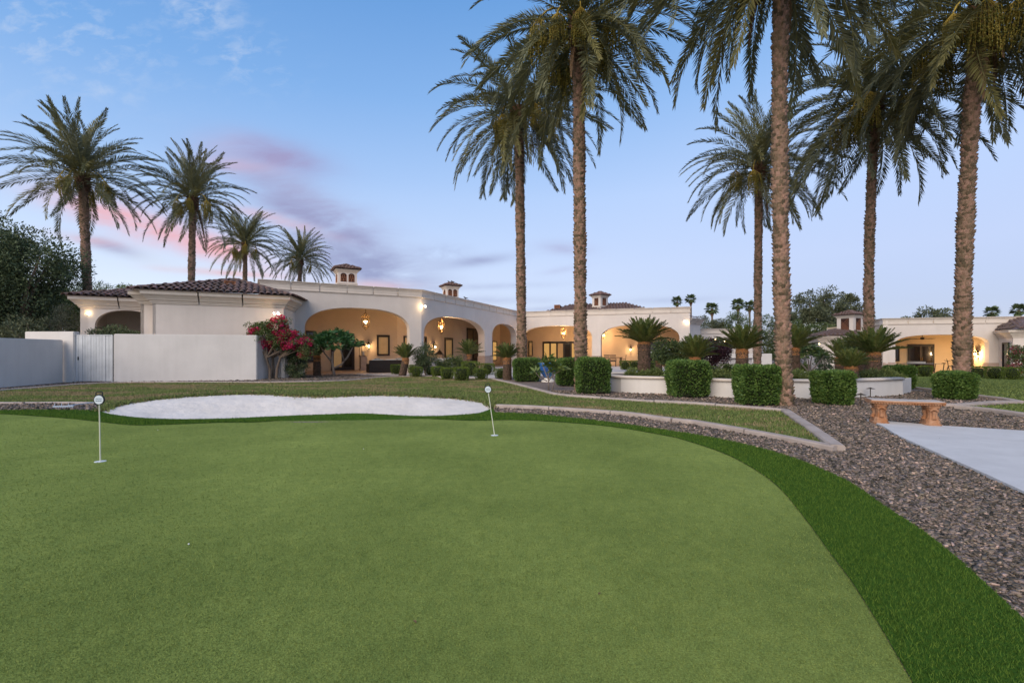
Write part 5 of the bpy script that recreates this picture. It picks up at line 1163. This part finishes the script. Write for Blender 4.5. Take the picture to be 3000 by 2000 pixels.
date_palm(876, 49, 879, 762, .21, 'short looking date palm just left of the front chimney', 4, scale=.80, counts=(8, 9, 10, 11, 10, 7, 3), dead=0, fruit=3)
date_palm(1530, 21.9, 1520, 330, .215, 'date palm with the thinner trunk of the middle pair', 5, counts=(1, 4, 8, 13, 16, 14, 9), scale=.92)
date_palm(1702, 15.9, 1694, 70, .20, 'date palm with the thicker trunk of the middle pair', 6, counts=(3, 6, 9, 12, 14, 14, 10), scale=.93, fruit=8)
date_palm(2300, 11.3, 2291, -235, .168, 'nearest date palm, thickest trunk, its crown cut off above', 7, counts=(3, 6, 10, 13, 16, 16, 12), scale=.96, fruit=8, dead=6, bend=(-.09, 0))
date_palm(2218, 24, 2224, 492, .185, 'smaller date palm left of and behind the nearest trunk', 8, counts=(7, 8, 10, 12, 12, 9, 5), scale=.86)
date_palm(2547, 18, 2566, 300, .162, 'date palm behind the cycads between the two right trunks', 9, counts=(4, 6, 10, 13, 14, 12, 8), scale=.92, fruit=8, dead=4, bend=(-.12, 0))
date_palm(2816, 13.9, 2866, 45, .195, 'rightmost date palm with a thick leaning trunk behind the hedge', 10, counts=(3, 6, 10, 12, 14, 14, 9), scale=.92, fruit=8, bend=(-.10, 0))

# ---- distant fan palms
FANL = mat('fan_palm_leaf', (.11, .15, .06), .6, island=.3, trans=.2)
def fan_mesh():
    V, Q = [], []
    for k in range(26):
        a = R(-120 + 240 * k / 25); l = .62 * rng.uniform(.85, 1.1); d = np.array([math.cos(a), math.sin(a), 0]); s_ = np.array([-math.sin(a), math.cos(a), 0]); c = np.array([.75, 0, 0.]); b0 = len(V)
        V += [c, c + d * l * .6 + s_ * .045 + [0, 0, .02], c + d * l - [0, 0, .22 * l], c + d * l * .6 - s_ * .045 - [0, 0, .02]]; Q.append((b0, b0 + 1, b0 + 2, b0 + 3))
    b0 = len(V); V += [np.array(p) for p in ((0, .02, 0), (.8, .012, 0), (.8, -.012, 0), (0, -.02, 0))]; Q.append((b0, b0 + 1, b0 + 2, b0 + 3))
    return npmesh('fan_leaf', np.array(V), np.array(Q), FANL)
FAN = fan_mesh()
def fan_palm(u, v, Y, s, label, seed):
    random.seed(seed); x, y = P(u, Y); H = zat(v, Y) + .6; t = thing('fan_palm', label, 'palm tree', (x, y, -.6), 'fan palms beyond the houses')
    m = MB(); m.tube([(0, 0, 0), (.05, 0, H * .5), (0, 0, H)], [.24, .18, .16], 8); m.build('trunk', BARK, t)
    m = MB(); m.tube([(0, 0, H - 1.3 * s), (0, 0, H - .6 * s), (0, 0, H)], [.22 * s, .42 * s, .2 * s], 9); m.build('dry_skirt', DEADF, t)
    for k in range(34):
        a = R(137.5 * k); e = R(70 - 120 * k / 34 + random.uniform(-8, 8)); o = obj('fan_leaf', FAN, None, t); o.location = (0, 0, H); o.rotation_euler = (random.uniform(-.3, .3), -e, a); q = s * random.uniform(.9, 1.15); o.scale = (q, q, q)
for i, (u, v, Y, s, lab) in enumerate([(1984, 883, 90, .85, 'left of two tiny fan palms above the right house end'), (2024, 877, 90, .85, 'right of two tiny fan palms above the right house end'), (2162, 893, 80, .9, 'bushy fan palm left of the thinner background trunk'), (2196, 897, 84, .85, 'fan palm hidden partly by the thinner background trunk'), (2086, 905, 78, .9, 'low fan palm above the pale flowering shrubs'), (2906, 915, 75, .85, 'fan palm peeking over the guest house parapet'), (2985, 909, 72, .85, 'fan palm at the right edge over the guest house')]): fan_palm(u, v, Y, s, lab, 20 + i)

# ---- cycads
CFM = {}
for nm, e0, e1 in (('a', 86, 70), ('b', 72, 52), ('c', 57, 34), ('d', 40, 14), ('e', 24, -6)):
    CFM[nm] = [frond_mesh('cycad_frond', 1.0, e0, e1, 64, .18, .024, (CYF if k else CYF2, RACHIS), v_open=.55, start=.14, a0=66, a1=38, sag=.02, pw=1.4, rr=.010, jit=.06, tipw=.45) for k in range(2)]
def cycad(u, Y, z0, v_top, r, fl, label, seed, counts=(6, 10, 12, 10, 4), lean=(0, 0)):
    random.seed(seed); x, y = P(u, Y); zb = z0 - .02; H = max(.15, zat(v_top, Y) - zb); t = thing('cycad', label, 'cycad', (x, y, zb), 'sago cycads in the beds')
    me, top = trunk_mesh('trunk', H, r, lean, (0, 0), CYT, .055, .045, 1.1, .02, -.12); obj('trunk', me, None, t)
    me, _ = trunk_mesh('collar', .16, r * 1.05, (0, 0), (0, 0), CYC, .03, .03, 1, .03, .1); obj('collar', me, None, t, (top[0], top[1], top[2] - .07)); ga = random.uniform(0, 360)
    for nm, n in zip('abcde', counts):
        for k in range(round(n * 1.4)):
            ga += 137.5 + random.uniform(-9, 9); o = obj('frond', random.choice(CFM[nm]), None, t); a = R(ga); s = fl * random.uniform(.92, 1.08); o.location = (top[0] + math.cos(a) * r * .5, top[1] + math.sin(a) * r * .5, top[2] + .03); o.rotation_euler = (random.uniform(-.1, .1), random.uniform(-.06, .06), a); o.scale = (s, s, s)
for i, a in enumerate([
    (929, 25.3, 0, 1046, .17, 1.25, 'tall cycad behind the bougainvillea, left of the plumeria', (8, 14, 8, 2, 0)),
    (1178, 24.6, 0, 1053, .16, .80, 'leaning small cycad left of the tall corner pier', (6, 10, 10, 5, 0), (.18, 0)),
    (1375, 31.0, 0, 1041, .16, 1.0, 'cycad before the large glass window, brown trunk'),
    (1486, 21.8, 0, 1052, .18, .70, 'cycad on a fat trunk left of the thinner middle palm'),
    (1887, 16.6, .38, 1008, .20, .92, 'tallest cycad with thick ringed trunk in the planter', (5, 12, 16, 14, 6)),
    (1930, 28.5, .02, 1056, .17, .66, 'small cycad right of the tallest cycad trunk'),
    (2036, 16.2, .38, 1053, .18, .80, 'cycad behind the middle tall hedge'),
    (2174, 15.8, .38, 1029, .18, .85, 'full cycad left of the nearest palm trunk', (5, 12, 16, 14, 6)),
    (2328, 19.5, .38, 1024, .18, .95, 'cycad half hidden behind the nearest palm trunk'),
    (2464, 17.0, .38, 1052, .17, .70, 'sparse upright cycad at the left of the right cluster', (6, 7, 5, 2, 0)),
    (2513, 17.6, .38, 1036, .20, .80, 'cycad at the back of the right cluster'),
    (2559, 15.4, .38, 1039, .20, .86, 'largest cycad of the right cluster with orange collar', (4, 9, 16, 16, 7)),
    (2493, 14.6, .38, 1080, .15, .60, 'low front cycad of the right cluster')]):
    cycad(a[0], a[1], a[2], a[3], a[4], a[5], a[6], 40 + i, *(a[7:]))

# ---- clipped hedges and balls
HEDGE = mat('hedge_leaf', (.10, .175, .038), .5, island=.5, spec=.3, trans=.2); HEDGE_IN = mat('hedge_shade_core', (.022, .028, .012), .95, .3, 20)  # core colour painted as dark as the shade inside foliage
BALLM = mat('ball_leaf', (.13, .18, .026), .5, island=.4, spec=.3, trans=.25)
def hedge_mesh(w, d, h, n, L_, W_, seed, m, rnd=.25, taper=.12):
    g = np.random.default_rng(seed); N_ = n; q = g.uniform(-1, 1, (N_, 3)); ax = g.choice(5, N_, p=np.array([d * h, d * h, w * h, w * h, w * d]) / (2 * d * h + 2 * w * h + w * d))
    p = q.copy(); nr = np.zeros((N_, 3))
    for k, (i, s_) in enumerate(((0, 1), (0, -1), (1, 1), (1, -1), (2, 1))): mk = ax == k; p[mk, i] = s_; nr[mk, i] = s_
    # round corners: pull toward a superellipsoid
    e = 7.0; nn = (np.abs(p) ** e).sum(1) ** (1 / e); p = p / nn[:, None]; gr = np.sign(p) * np.abs(p) ** (e - 1); gr[:, 2] = np.where(p[:, 2] < 0, gr[:, 2] * .3, gr[:, 2]); nr = gr / (np.linalg.norm(gr, axis=1, keepdims=True) + 1e-9)
    t = (p[:, 2] + 1) / 2; tp = 1 - taper * (1 - t) ** 1.5; lump = 1 + .05 * np.sin(p[:, 0] * 5 + seed) * np.sin(p[:, 1] * 4 + seed * 2) + .03 * np.sin(p[:, 2] * 6 + p[:, 0] * 3 + seed) + g.normal(0, .012, N_)
    pos = np.stack([p[:, 0] * w / 2 * tp, p[:, 1] * d / 2 * tp, t * h], 1); ctr = np.array([0, 0, h / 2]); pos = ctr + (pos - ctr) * (lump * g.choice([1, .97, .93], N_))[:, None]
    v, f = leafcloud(pos, nr + np.array([0, 0, .35]), L_, W_, .55); return npmesh('foliage', v, f, m)
def hedge(u, v_base, w, h, d, label, seed, yoff=0.0, name='clipped_hedge', n=9000, rz=0.0, group='clipped box hedges'):
    x, y = gw(u, v_base); y += d / 2 + yoff; x = P(u, y)[0]; z = Tz(x, y); t = thing(name, label, 'hedge', (x, y, z), group, rz)
    obj('foliage', hedge_mesh(w, d, h, n, .062, .036, seed, HEDGE), None, t)
    c = MB(); c.prism([(sx * w * .42 * k, sy * d * .42 * j) for sx, sy, k, j in ((-1, -1, .8, 1), (1, -1, .8, 1), (1, -1, 1, .8), (1, 1, 1, .8), (1, 1, .8, 1), (-1, 1, .8, 1), (-1, 1, 1, .8), (-1, -1, 1, .8))], .06, h * .93); c.build('dark_core', HEDGE_IN, t)  # solid core added to stop see-through, inner shade in its colour
    for k in range(3): s = MB(); s.tube([((k - 1) * w * .18, 0, -.02), ((k - 1) * w * .2, 0, h * .4)], .02, 6); s.build('stem', BARK, t)
def hpx(u0, u1, v_top, v_base, d, label, seed, **k):
    Y = gw((u0 + u1) / 2, v_base)[1]; hedge((u0 + u1) / 2, v_base, max(.5, (u1 - u0) / F * (Y + d * .3) - d * .85 * abs((u0 + u1) / 2 - CU) / F), zat(v_top, Y) - Tz(*gw((u0 + u1) / 2, v_base)), d, label, seed, **k)
hpx(1503, 1582, 1052, 1119, 1.2, 'clipped hedge left of the cobalt bowl', 1)
hpx(1625, 1712, 1053, 1132, 1.0, 'rear clipped hedge right of the cobalt bowl', 2)
hpx(1680, 1789, 1052, 1156, 1.1, 'clipped hedge at the foot of the thicker middle palm', 3)
hpx(1947, 2086, 1060, 1167, .9, 'clipped hedge before the planter, second from the middle palms', 4)
hpx(2142, 2290, 1075, 1191, .75, 'clipped hedge touching the nearest palm trunk', 5)
hpx(2372, 2509, 1092, 1189, .68, 'clipped hedge between the nearest palm and the bench', 6)
hpx(2580, 2682, 1074, 1142, .8, 'clipped hedge behind the planter end', 7)
hpx(2728, 2866, 1094, 1173, .66, 'clipped hedge in front of the rightmost palm', 8)
BALLS = [(1161, 1083, 14), (1210, 1082, 12), (1219, 1090, 15), (1260, 1087, 12), (1282, 1089, 15), (1310, 1095, 17), (1353, 1096, 20), (1378, 1082, 21), (1410, 1096, 16), (1428, 1082, 16), (1466, 1094, 14), (1832, 1075, 13), (1860, 1076, 13), (1908, 1080, 13), (2709, 1088, 16), (2864, 1091, 17), (2913, 1093, 18), (2967, 1095, 18), (2380, 1078, 10), (2402, 1079, 11), (2424, 1078, 12), (2452, 1077, 11), (2130, 1082, 17), (2085, 1084, 14), (2355, 1078, 11)]
BL = ['trimmed ball bush at the wicker sofa end', 'trimmed ball bush half hidden behind the leaning cycad', 'bright trimmed ball right of the leaning cycad trunk', 'leftmost ball of the row before the pale sofa', 'second ball of the row before the pale sofa', 'third ball of the row, by the paving corner', 'largest trimmed ball, fourth of the row', 'wide trimmed ball behind the largest one', 'fifth trimmed ball of the front row', 'trimmed ball at the stone pier foot', 'trimmed ball left of the fat cycad trunk', 'trimmed ball right of the dining chairs', 'trimmed ball left of the tallest cycad trunk', 'trimmed ball between the tallest and the small cycad', 'trimmed ball before the table tennis table', 'trimmed ball right of the rightmost palm trunk', 'trimmed ball before the guest house stone pier', 'trimmed ball before the guest house block window', 'leftmost small ball before the guest house wing', 'second small ball before the guest house wing', 'third small ball before the guest house wing', 'fourth small ball before the guest house wing', 'ball bush left of the full cycad', 'ball bush above the planter coping by the middle hedge', 'small ball under the right plumeria']
BM_ = [hedge_mesh(1, 1, 1, 2600, .075, .04, 30 + k, BALLM, taper=.25) for k in range(3)]
bc = MB(); bc.lathe([(.2, .05), (.38, .3), (.4, .6), (.3, .85), (.1, .92)], 10); bc = bc.mesh('dark_core', HEDGE_IN)  # solid ball core with the same painted-in inner shade
for i, ((u, v, r_), lab) in enumerate(zip(BALLS, BL)):
    vb = v + r_ * .95
    if i in (22, 23): Y = 18.0; x, y = P(u, Y); z = .36; dia = 2 * r_ * Y / F
    else: x, y = gw(u, vb, .02); z = Tz(x, y); dia = 2 * r_ * y / F
    if inside(np.array(deck), np.array([x]), np.array([y]))[0]: z = .02
    t = thing('ball_bush', lab, 'bush', (x, y, z), 'trimmed ball bushes'); t.rotation_euler = (0, 0, i * 1.3); t.scale = (dia * 1.05, dia * 1.05, dia)
    obj('foliage', BM_[i % 3], None, t); obj('dark_core', bc, None, t)

# ---- loose shrubs and trees
def clumps(spec, n, sub, sr, L_, W_, spread=.8):
    """leaf points in sub-clumps spread through ellipsoids (cx,cy,cz,rx,ry,rz)"""
    vol = np.array([s[3] * s[4] * s[5] for s in spec]) ** .8; vol /= vol.sum(); P_, N_, C_ = [], [], []
    for s, k in zip(spec, vol):
        m_ = max(3, int(sub * k)); d = sphere_pts(m_) * (rng.uniform(.25, 1, (m_, 1)) ** .5); c = np.array(s[:3]) + d * np.array(s[3:6]); C_.append(c)
        q = max(1, int(n * k / m_)); o = sphere_pts(q * m_) * (rng.uniform(.1, 1, (q * m_, 1)) ** .45); cc = np.repeat(c, q, 0); rs = np.repeat(rng.uniform(.6, 1.4, (m_, 1)) * sr, q, 0)
        P_.append(cc + o * rs * [1, 1, .75]); N_.append(o + np.repeat(d, q, 0) * .5 + [0, 0, .2])
    v, f = leafcloud(np.vstack(P_), np.vstack(N_), L_, W_, spread); return v, f, np.vstack(C_)
def tree(name, label, cat, loc, spec, n, sub, sr, L_, W_, m, trunk_h=1.0, r=.12, group=None, nbr=10, bark=None, flowers=None, stems=1):
    t = thing(name, label, cat, loc, group); v, f, C_ = clumps(spec, n, sub, sr, L_, W_); obj('crown', npmesh('crown', v, f, m), None, t)
    b = MB(); top = Vector((0, 0, trunk_h)); sts = []
    for k in range(stems):
        a = 2 * math.pi * k / stems; fx = 0 if stems == 1 else r * 2.5; p1 = Vector((math.cos(a) * fx * 2.2, math.sin(a) * fx * 2.2, trunk_h)); b.tube([(math.cos(a) * fx, math.sin(a) * fx, -.1), tuple(p1 * .5 + Vector((.06 * math.sin(k * 3), .05, 0))), tuple(p1)], [r * 1.2, r, r * .8], 8); sts.append(p1)
    idx = rng.choice(len(C_), min(nbr, len(C_)), replace=False)
    for q, i in enumerate(idx):
        e = Vector(C_[i]); s_ = sts[q % stems]; mid = s_.lerp(e, .5) + Vector((0, 0, .12 * (e - s_).length)); b.tube([tuple(s_), tuple(mid), tuple(e)], [r * .6, r * .35, r * .12], 6)
    obj('trunk', b.mesh('trunk', bark or BARK), None, t)
    if flowers:
        fm, fn, fs, fw = flowers; v, f, _ = clumps(spec, fn, max(6, sub // 2), sr * .8, fs, fw); o = obj('blossom', npmesh('blossom', v, f, fm), None, t)
    return t
T_DK = mat('tree_leaf_dark', (.088, .118, .052), .6, island=.5, trans=.15); T_MID = mat('tree_leaf_mid', (.10, .135, .042), .6, island=.45, trans=.25); T_LT = mat('tree_leaf_light', (.15, .19, .055), .6, island=.4, trans=.3); T_OL = mat('tree_leaf_olive', (.115, .13, .066), .6, island=.45, trans=.2); T_GR = mat('shrub_leaf_grey', (.085, .095, .065), .7, island=.4, trans=.2)
FLW_W = mat('white_blossom', (.75, .75, .68), .7, island=.15, trans=.3); FLW_M = mat('magenta_bract', (.50, .028, .085), .6, island=.4, trans=.35); T_PUR = mat('purple_leaf', (.05, .018, .022), .6, island=.4, trans=.2)
def at(u, Y): return (*P(u, Y), Tz(*P(u, Y)))
tree('mesquite_tree', 'large dark mesquite tree at the left edge', 'tree', at(40, 26), [(-1.5, 0, 4.2, 3.4, 2.8, 3.4), (-1.4, -.5, 3.0, 2.4, 2.0, 2.4), (.5, .3, 6.0, 2.3, 2.2, 2.1), (-2.5, 0, 7.0, 2.6, 2.4, 1.9)], 70000, 300, .85, .16, .07, T_DK, 1.6, .22, 'trees behind the left wall', 26)
tree('feathery_tree', 'lighter green feathery tree between the mesquite and porch', 'tree', at(178, 31), [(0, 0, 4.2, 1.8, 1.8, 1.5), (-1.0, 0, 2.6, 2.3, 1.5, 1.9)], 16000, 130, .55, .16, .06, T_LT, 1.8, .12, 'trees behind the left wall', 14)
tree('acacia_tree', 'pale green acacia above the low porch roof', 'tree', at(330, 42), [(-1.2, 0, 6.0, 1.6, 1.5, .9), (1.0, 0, 6.1, 1.5, 1.4, 1.0), (-3.4, 0, 5.6, 1.3, 1.3, 1.0)], 14000, 110, .45, .16, .05, T_LT, 4.0, .14, 'trees behind the left wall', 14)
tree('filler_tree', 'olive green tree mass behind the low porch roof', 'tree', at(230, 36), [(-2.0, 0, 3.4, 2.2, 1.6, 1.9), (.6, 0, 4.4, 1.8, 1.5, 1.3), (2.4, 0, 4.6, 1.6, 1.4, 1.2)], 14000, 120, .55, .17, .07, T_MID, 2.0, .14, 'trees behind the left wall', 12)
tree('grey_shrub', 'grey green shrub left of the porch pier', 'shrub', at(196, 23.6), [(0, 0, 2.0, .8, .7, 1.5)], 6000, 70, .3, .10, .025, T_GR, .8, .05, None, 12)
tree('leafy_bush', 'low dark bush left of the grey shrub', 'shrub', at(120, 23), [(-.8, 0, 1.6, 1.7, .8, 1.3), (-3.2, 0, 1.6, 1.8, .8, 1.5)], 12000, 110, .4, .12, .05, T_OL, .6, .06, None, 10)
tree('porch_bush', 'dark bush behind the gate before the porch arch', 'shrub', at(325, 22.3), [(-.3, 0, 1.5, .9, .5, 1.0), (.4, 0, 1.8, .5, .4, .9), (.9, 0, 1.3, .6, .5, .9)], 8000, 90, .28, .09, .045, T_DK, .6, .05, None, 10)
tree('agave_palm_tuft', 'small palm tuft behind the leftmost palm trunk', 'shrub', at(268, 40), [(0, 0, 6.2, 1.1, 1, .9)], 1200, 40, .6, .5, .04, T_MID, 5.0, .12, None, 6)
# background trees on the right
for i, (u, v, Y, s, lab, m) in enumerate([(2368, 850, 62, 1.0, 'tall grey green tree left of the guest house chimney', T_OL), (2432, 842, 64, 1.15, 'tallest grey green tree behind the guest house chimney', T_OL), (2490, 858, 66, .95, 'grey green tree right behind the guest house chimney', T_OL), (2310, 905, 60, .8, 'rounded tree between the nearest palm and the grey green trees', T_OL), (2715, 895, 60, .85, 'rounded tree above the guest house parapet', T_OL), (2765, 903, 62, .62, 'small tree right of the rounded one above the guest house', T_OL), (2655, 925, 58, .5, 'low treetop at the left of the guest house parapet', T_OL)]):
    zt = zat(v, Y); tree('background_tree', lab, 'tree', at(u, Y), [(0, 0, zt - 1.6 * s, 1.5 * s, 1.5 * s, 1.9 * s), (-1.3 * s, 0, zt - 3.8 * s, 1.7 * s, 1.5 * s, 1.9 * s), (1.3 * s, 0, zt - 3.6 * s, 1.7 * s, 1.5 * s, 1.9 * s), (0, 0, zt - 5.8 * s, 2.6 * s, 1.8 * s, 2.0 * s)], int(15000 * s), int(150 * s), .62, .26, .12, m, max(1, zt - 6 * s), .2, 'grey green trees beyond the walls', 16)
for i, (u, v, Y, w, lab) in enumerate([(2070, 915, 55, 1.5, 'oleander bush nearest the house end'), (2110, 912, 54, 1.5, 'oleander bush second from the house end'), (2165, 905, 53, 1.7, 'white flowering oleander left of the thinner trunk'), (2245, 915, 52, 1.7, 'white flowering oleander between the two right middle trunks'), (2340, 925, 51, 1.7, 'white flowering oleander right of the nearest trunk'), (2400, 935, 52, 1.6, 'white flowering oleander left of the guest house roof'), (2455, 945, 54, 1.5, 'white flowering oleander behind the guest house roof')]):
    zt = zat(v, Y); tree('oleander', lab, 'shrub', at(u, Y), [(0, 0, zt * .62, w, 1.0, zt * .38), (.3, 0, zt * .32, w * 1.15, 1.0, zt * .34), (-.5, 0, zt * .8, w * .6, .8, zt * .2)], 9000, 120, .42, .20, .06, T_MID if i > 1 else T_OL, 1.0, .08, 'oleanders along the back', 10, flowers=(FLW_W, 700, .10, .09) if i > 1 else (FLW_W, 150, .1, .09))
tree('purple_shrub', 'dark purple leaved shrub before the passage arch', 'shrub', at(2078, 27), [(0, 0, 1.2, 1.0, .8, .9), (.5, 0, 1.5, .7, .7, .6)], 6000, 80, .28, .11, .06, T_PUR, .5, .05, None, 10)
tree('rounded_shrub', 'dark rounded shrub before the tall corner pier', 'shrub', at(1246, 25.2), [(0, 0, 1.05, .55, .5, .6), (-.1, 0, .55, .35, .35, .4)], 5000, 80, .2, .09, .035, T_DK, .4, .035, None, 10)
tree('green_shrub', 'leafy low shrub between the pale sofa and largest ball', 'shrub', at(1318, 26.5), [(0, 0, .55, .75, .5, .4), (.45, 0, .75, .3, .3, .3)], 3500, 60, .2, .13, .035, T_MID, .2, .03, None, 6)
tree('flowering_shrub', 'shrub with glossy leaves before the dark far doors', 'shrub', at(1995, 24), [(-.6, 0, 1.35, .9, .7, .6), (.4, 0, 1.2, .9, .7, .6), (0, 0, .7, .9, .6, .4)], 7000, 90, .26, .17, .055, T_MID, .5, .04, None, 10, flowers=(FLW_W, 90, .08, .07))
tree('dark_bush', 'dark bush left of the second right cycad cluster', 'shrub', at(2416, 27), [(0, 0, .9, .4, .4, .6)], 1800, 40, .2, .1, .05, T_DK, .3, .03, None, 6)
tree('rose_bush', 'pink flowering bush at the right edge by the guest house', 'shrub', at(2990, 27), [(0, 0, .9, .5, .5, 1.0), (-.25, 0, 1.5, .3, .3, .5)], 3000, 50, .25, .09, .05, T_MID, .4, .03, None, 8, flowers=(mat('rose_bract', (.40, .09, .10), .6, island=.4, trans=.3), 900, .08, .07))
for i, (u, Y, w, lab) in enumerate([(1860, 16.0, .35, 'low ground cover left of the tallest cycad trunk'), (1915, 15.9, .3, 'low ground cover right of the tallest cycad trunk'), (2120, 15.2, .45, 'low planting above the coping beside the middle hedge'), (2340, 14.8, .3, 'small yellowish plant right of the nearest palm trunk'), (2540, 14.9, .5, 'low flowering plants under the largest cycad'), (2600, 15.2, .4, 'low plants at the right planter end')]):
    x, y = P(u, Y); tree('bedding_plant', lab, 'plant', (x, y, .38), [(0, 0, .14, w, .4, .16)], 1600, 40, .1, .10, .025, T_LT if i != 4 else T_MID, .05, .012, 'planter ground cover', 5)
# bougainvillea
x, y = P(800, 22.3); tree('bougainvillea', 'magenta flowering bougainvillea at the white wall end', 'shrub', (x, y, 0), [(-.1, 0, 1.95, 1.0, .6, .55), (.75, 0, 1.75, .85, .6, .5), (.1, 0, 2.5, .6, .5, .42), (-.7, 0, 2.1, .45, .4, .5), (1.5, 0, 1.4, .45, .5, .45)], 11000, 150, .22, .075, .045, T_MID, 1.0, .06, None, 26, stems=3, flowers=(FLW_M, 7500, .075, .065))
x, y = P(868, 22.9); tree('climbing_bush', 'dark green leafy column beside the bougainvillea', 'shrub', (x, y, 0), [(0, 0, .75, .42, .4, .75), (-.1, 0, 1.2, .3, .3, .4)], 6000, 90, .2, .08, .045, T_DK, .4, .04, None, 10)
# plumerias: forked pale limbs, rosettes of long leaves at the tips
PLUM = mat('plumeria_leaf', (.06, .145, .045), .4, island=.35, spec=.4, trans=.2); PLUMY = mat('plumeria_leaf_young', (.11, .16, .04), .45, island=.35, spec=.4, trans=.25); PBARK = mat('plumeria_bark', (.235, .185, .15), .8, .2, 12)
def plumeria(u, Y, z0, limbs, tips, leafL, m, label, r=.05, per=18, seed=1, flowers=0):
    g = np.random.default_rng(seed); x, y = P(u, Y); t = thing('plumeria', label, 'small tree', (x, y, z0), 'plumeria trees'); b = MB()
    for l in limbs: b.tube([p[:3] for p in l], [p[3] * r for p in l], 7)
    obj('trunk', b.mesh('trunk', PBARK, smooth=True), None, t); V, N_ = [], []
    for tp in tips:
        tp = np.array(tp); d = sphere_pts(per); d[:, 2] = np.abs(d[:, 2]) * .7 - .12; d /= np.linalg.norm(d, axis=1, keepdims=True); V.append(np.repeat(tp[None], per, 0) + d * .03); N_.append(d)
    v, f = leafcloud(np.vstack(V), np.vstack(N_), leafL, leafL * .30, .12, .25); v[2::4, 2] -= leafL * .16
    obj('foliage', npmesh('foliage', v, f, m), None, t)
    if flowers:
        c = np.array([tips[i] for i in g.choice(len(tips), flowers)]); c = np.repeat(c + [0, 0, .08], 14, 0) + g.normal(0, .06, (flowers * 14, 3)); v, f = leafcloud(c, sphere_pts(len(c)), .06, .05); obj('blossom', npmesh('blossom', v, f, mat('cream_petal', (.75, .62, .36), .6, trans=.3)), None, t)
tips = []; g_ = np.random.default_rng(3)
for _ in range(95):
    a = g_.uniform(0, 2 * np.pi); q = math.sqrt(g_.uniform(0, 1)); tips.append((.05 + 1.30 * q * math.cos(a), .8 * q * math.sin(a), 1.55 + .80 * (1 - q * q) + g_.uniform(-.28, .08)))
limbs = [[(0, 0, -.05, 1.3), (-.06, 0, .35, 1.1), (-.12, 0, .75, 1.0), (-.1, 0, 1.3, .7)], [(-.08, 0, .4, 1.0), (.35, 0, .62, .85), (.65, .05, 1.0, .8), (.9, .1, 1.5, .5)], [(.5, 0, .8, .7), (.45, -.2, 1.2, .6), (.3, -.3, 1.7, .4)], [(-.12, 0, .75, .9), (-.55, .1, 1.2, .6), (-.8, .1, 1.6, .4)], [(-.1, 0, 1.2, .6), (.1, .2, 1.6, .4), (.2, .3, 1.9, .3)]]
plumeria(980, 24.6, 0, limbs, tips, .30, PLUM, 'umbrella shaped plumeria tree before the leftmost arch', .06, 15, 3)
limbs = [[(0, 0, -.03, 1), (.0, 0, .35, .8), (-.12, 0, .62, .6), (-.22, 0, .92, .4)], [(0, 0, .3, .7), (.14, 0, .5, .6), (.18, .0, .8, .4)], [(-.05, 0, .3, .6), (-.3, 0, .42, .5), (-.42, 0, .58, .35)], [(.0, 0, .35, .6), (.02, .05, .7, .5), (-.02, .05, 1.02, .35)], [(.14, 0, .5, .5), (.36, 0, .62, .4), (.42, 0, .72, .3)], [(.12, 0, -.02, .8), (.2, 0, .3, .5), (.15, 0, .6, .4)]]
plumeria(1607, 16.0, 0, limbs, [l[-1][:3] for l in limbs] + [(-.05, .05, .95), (.1, 0, .82), (.32, 0, .7)], .30, PLUMY, 'young plumeria with bare pale stems before the cobalt bowl', .028, 15, 4)
tips = [(.75 * math.cos(k * 2.4) * math.sqrt((k + 1) / 26), .5 * math.sin(k * 2.4) * math.sqrt((k + 1) / 26), 1.0 + .45 * (1 - k / 26) + .2 * ((k * 7) % 5) / 5) for k in range(26)]
limbs = [[(0, 0, -.05, 1), (.1 * sx, .0, .4, .8), (.45 * sx, sy, .85, .6), (.6 * sx, sy, 1.1, .4)] for sx, sy in ((-1, .1), (1, -.1), (.4, .2), (-.4, -.2))]
plumeria(2372, 23.6, -.05, limbs, tips, .34, PLUMY, 'pale plumeria with cream blossoms right of the nearest palm', .05, 12, 5, flowers=9)
# ------------------------------------------------------------------ render settings
scene.render.engine = 'CYCLES'
scene.cycles.max_bounces = 4; scene.cycles.diffuse_bounces = 2; scene.cycles.glossy_bounces = 2; scene.cycles.transmission_bounces = 2
scene.cycles.caustics_reflective = False; scene.cycles.caustics_refractive = False
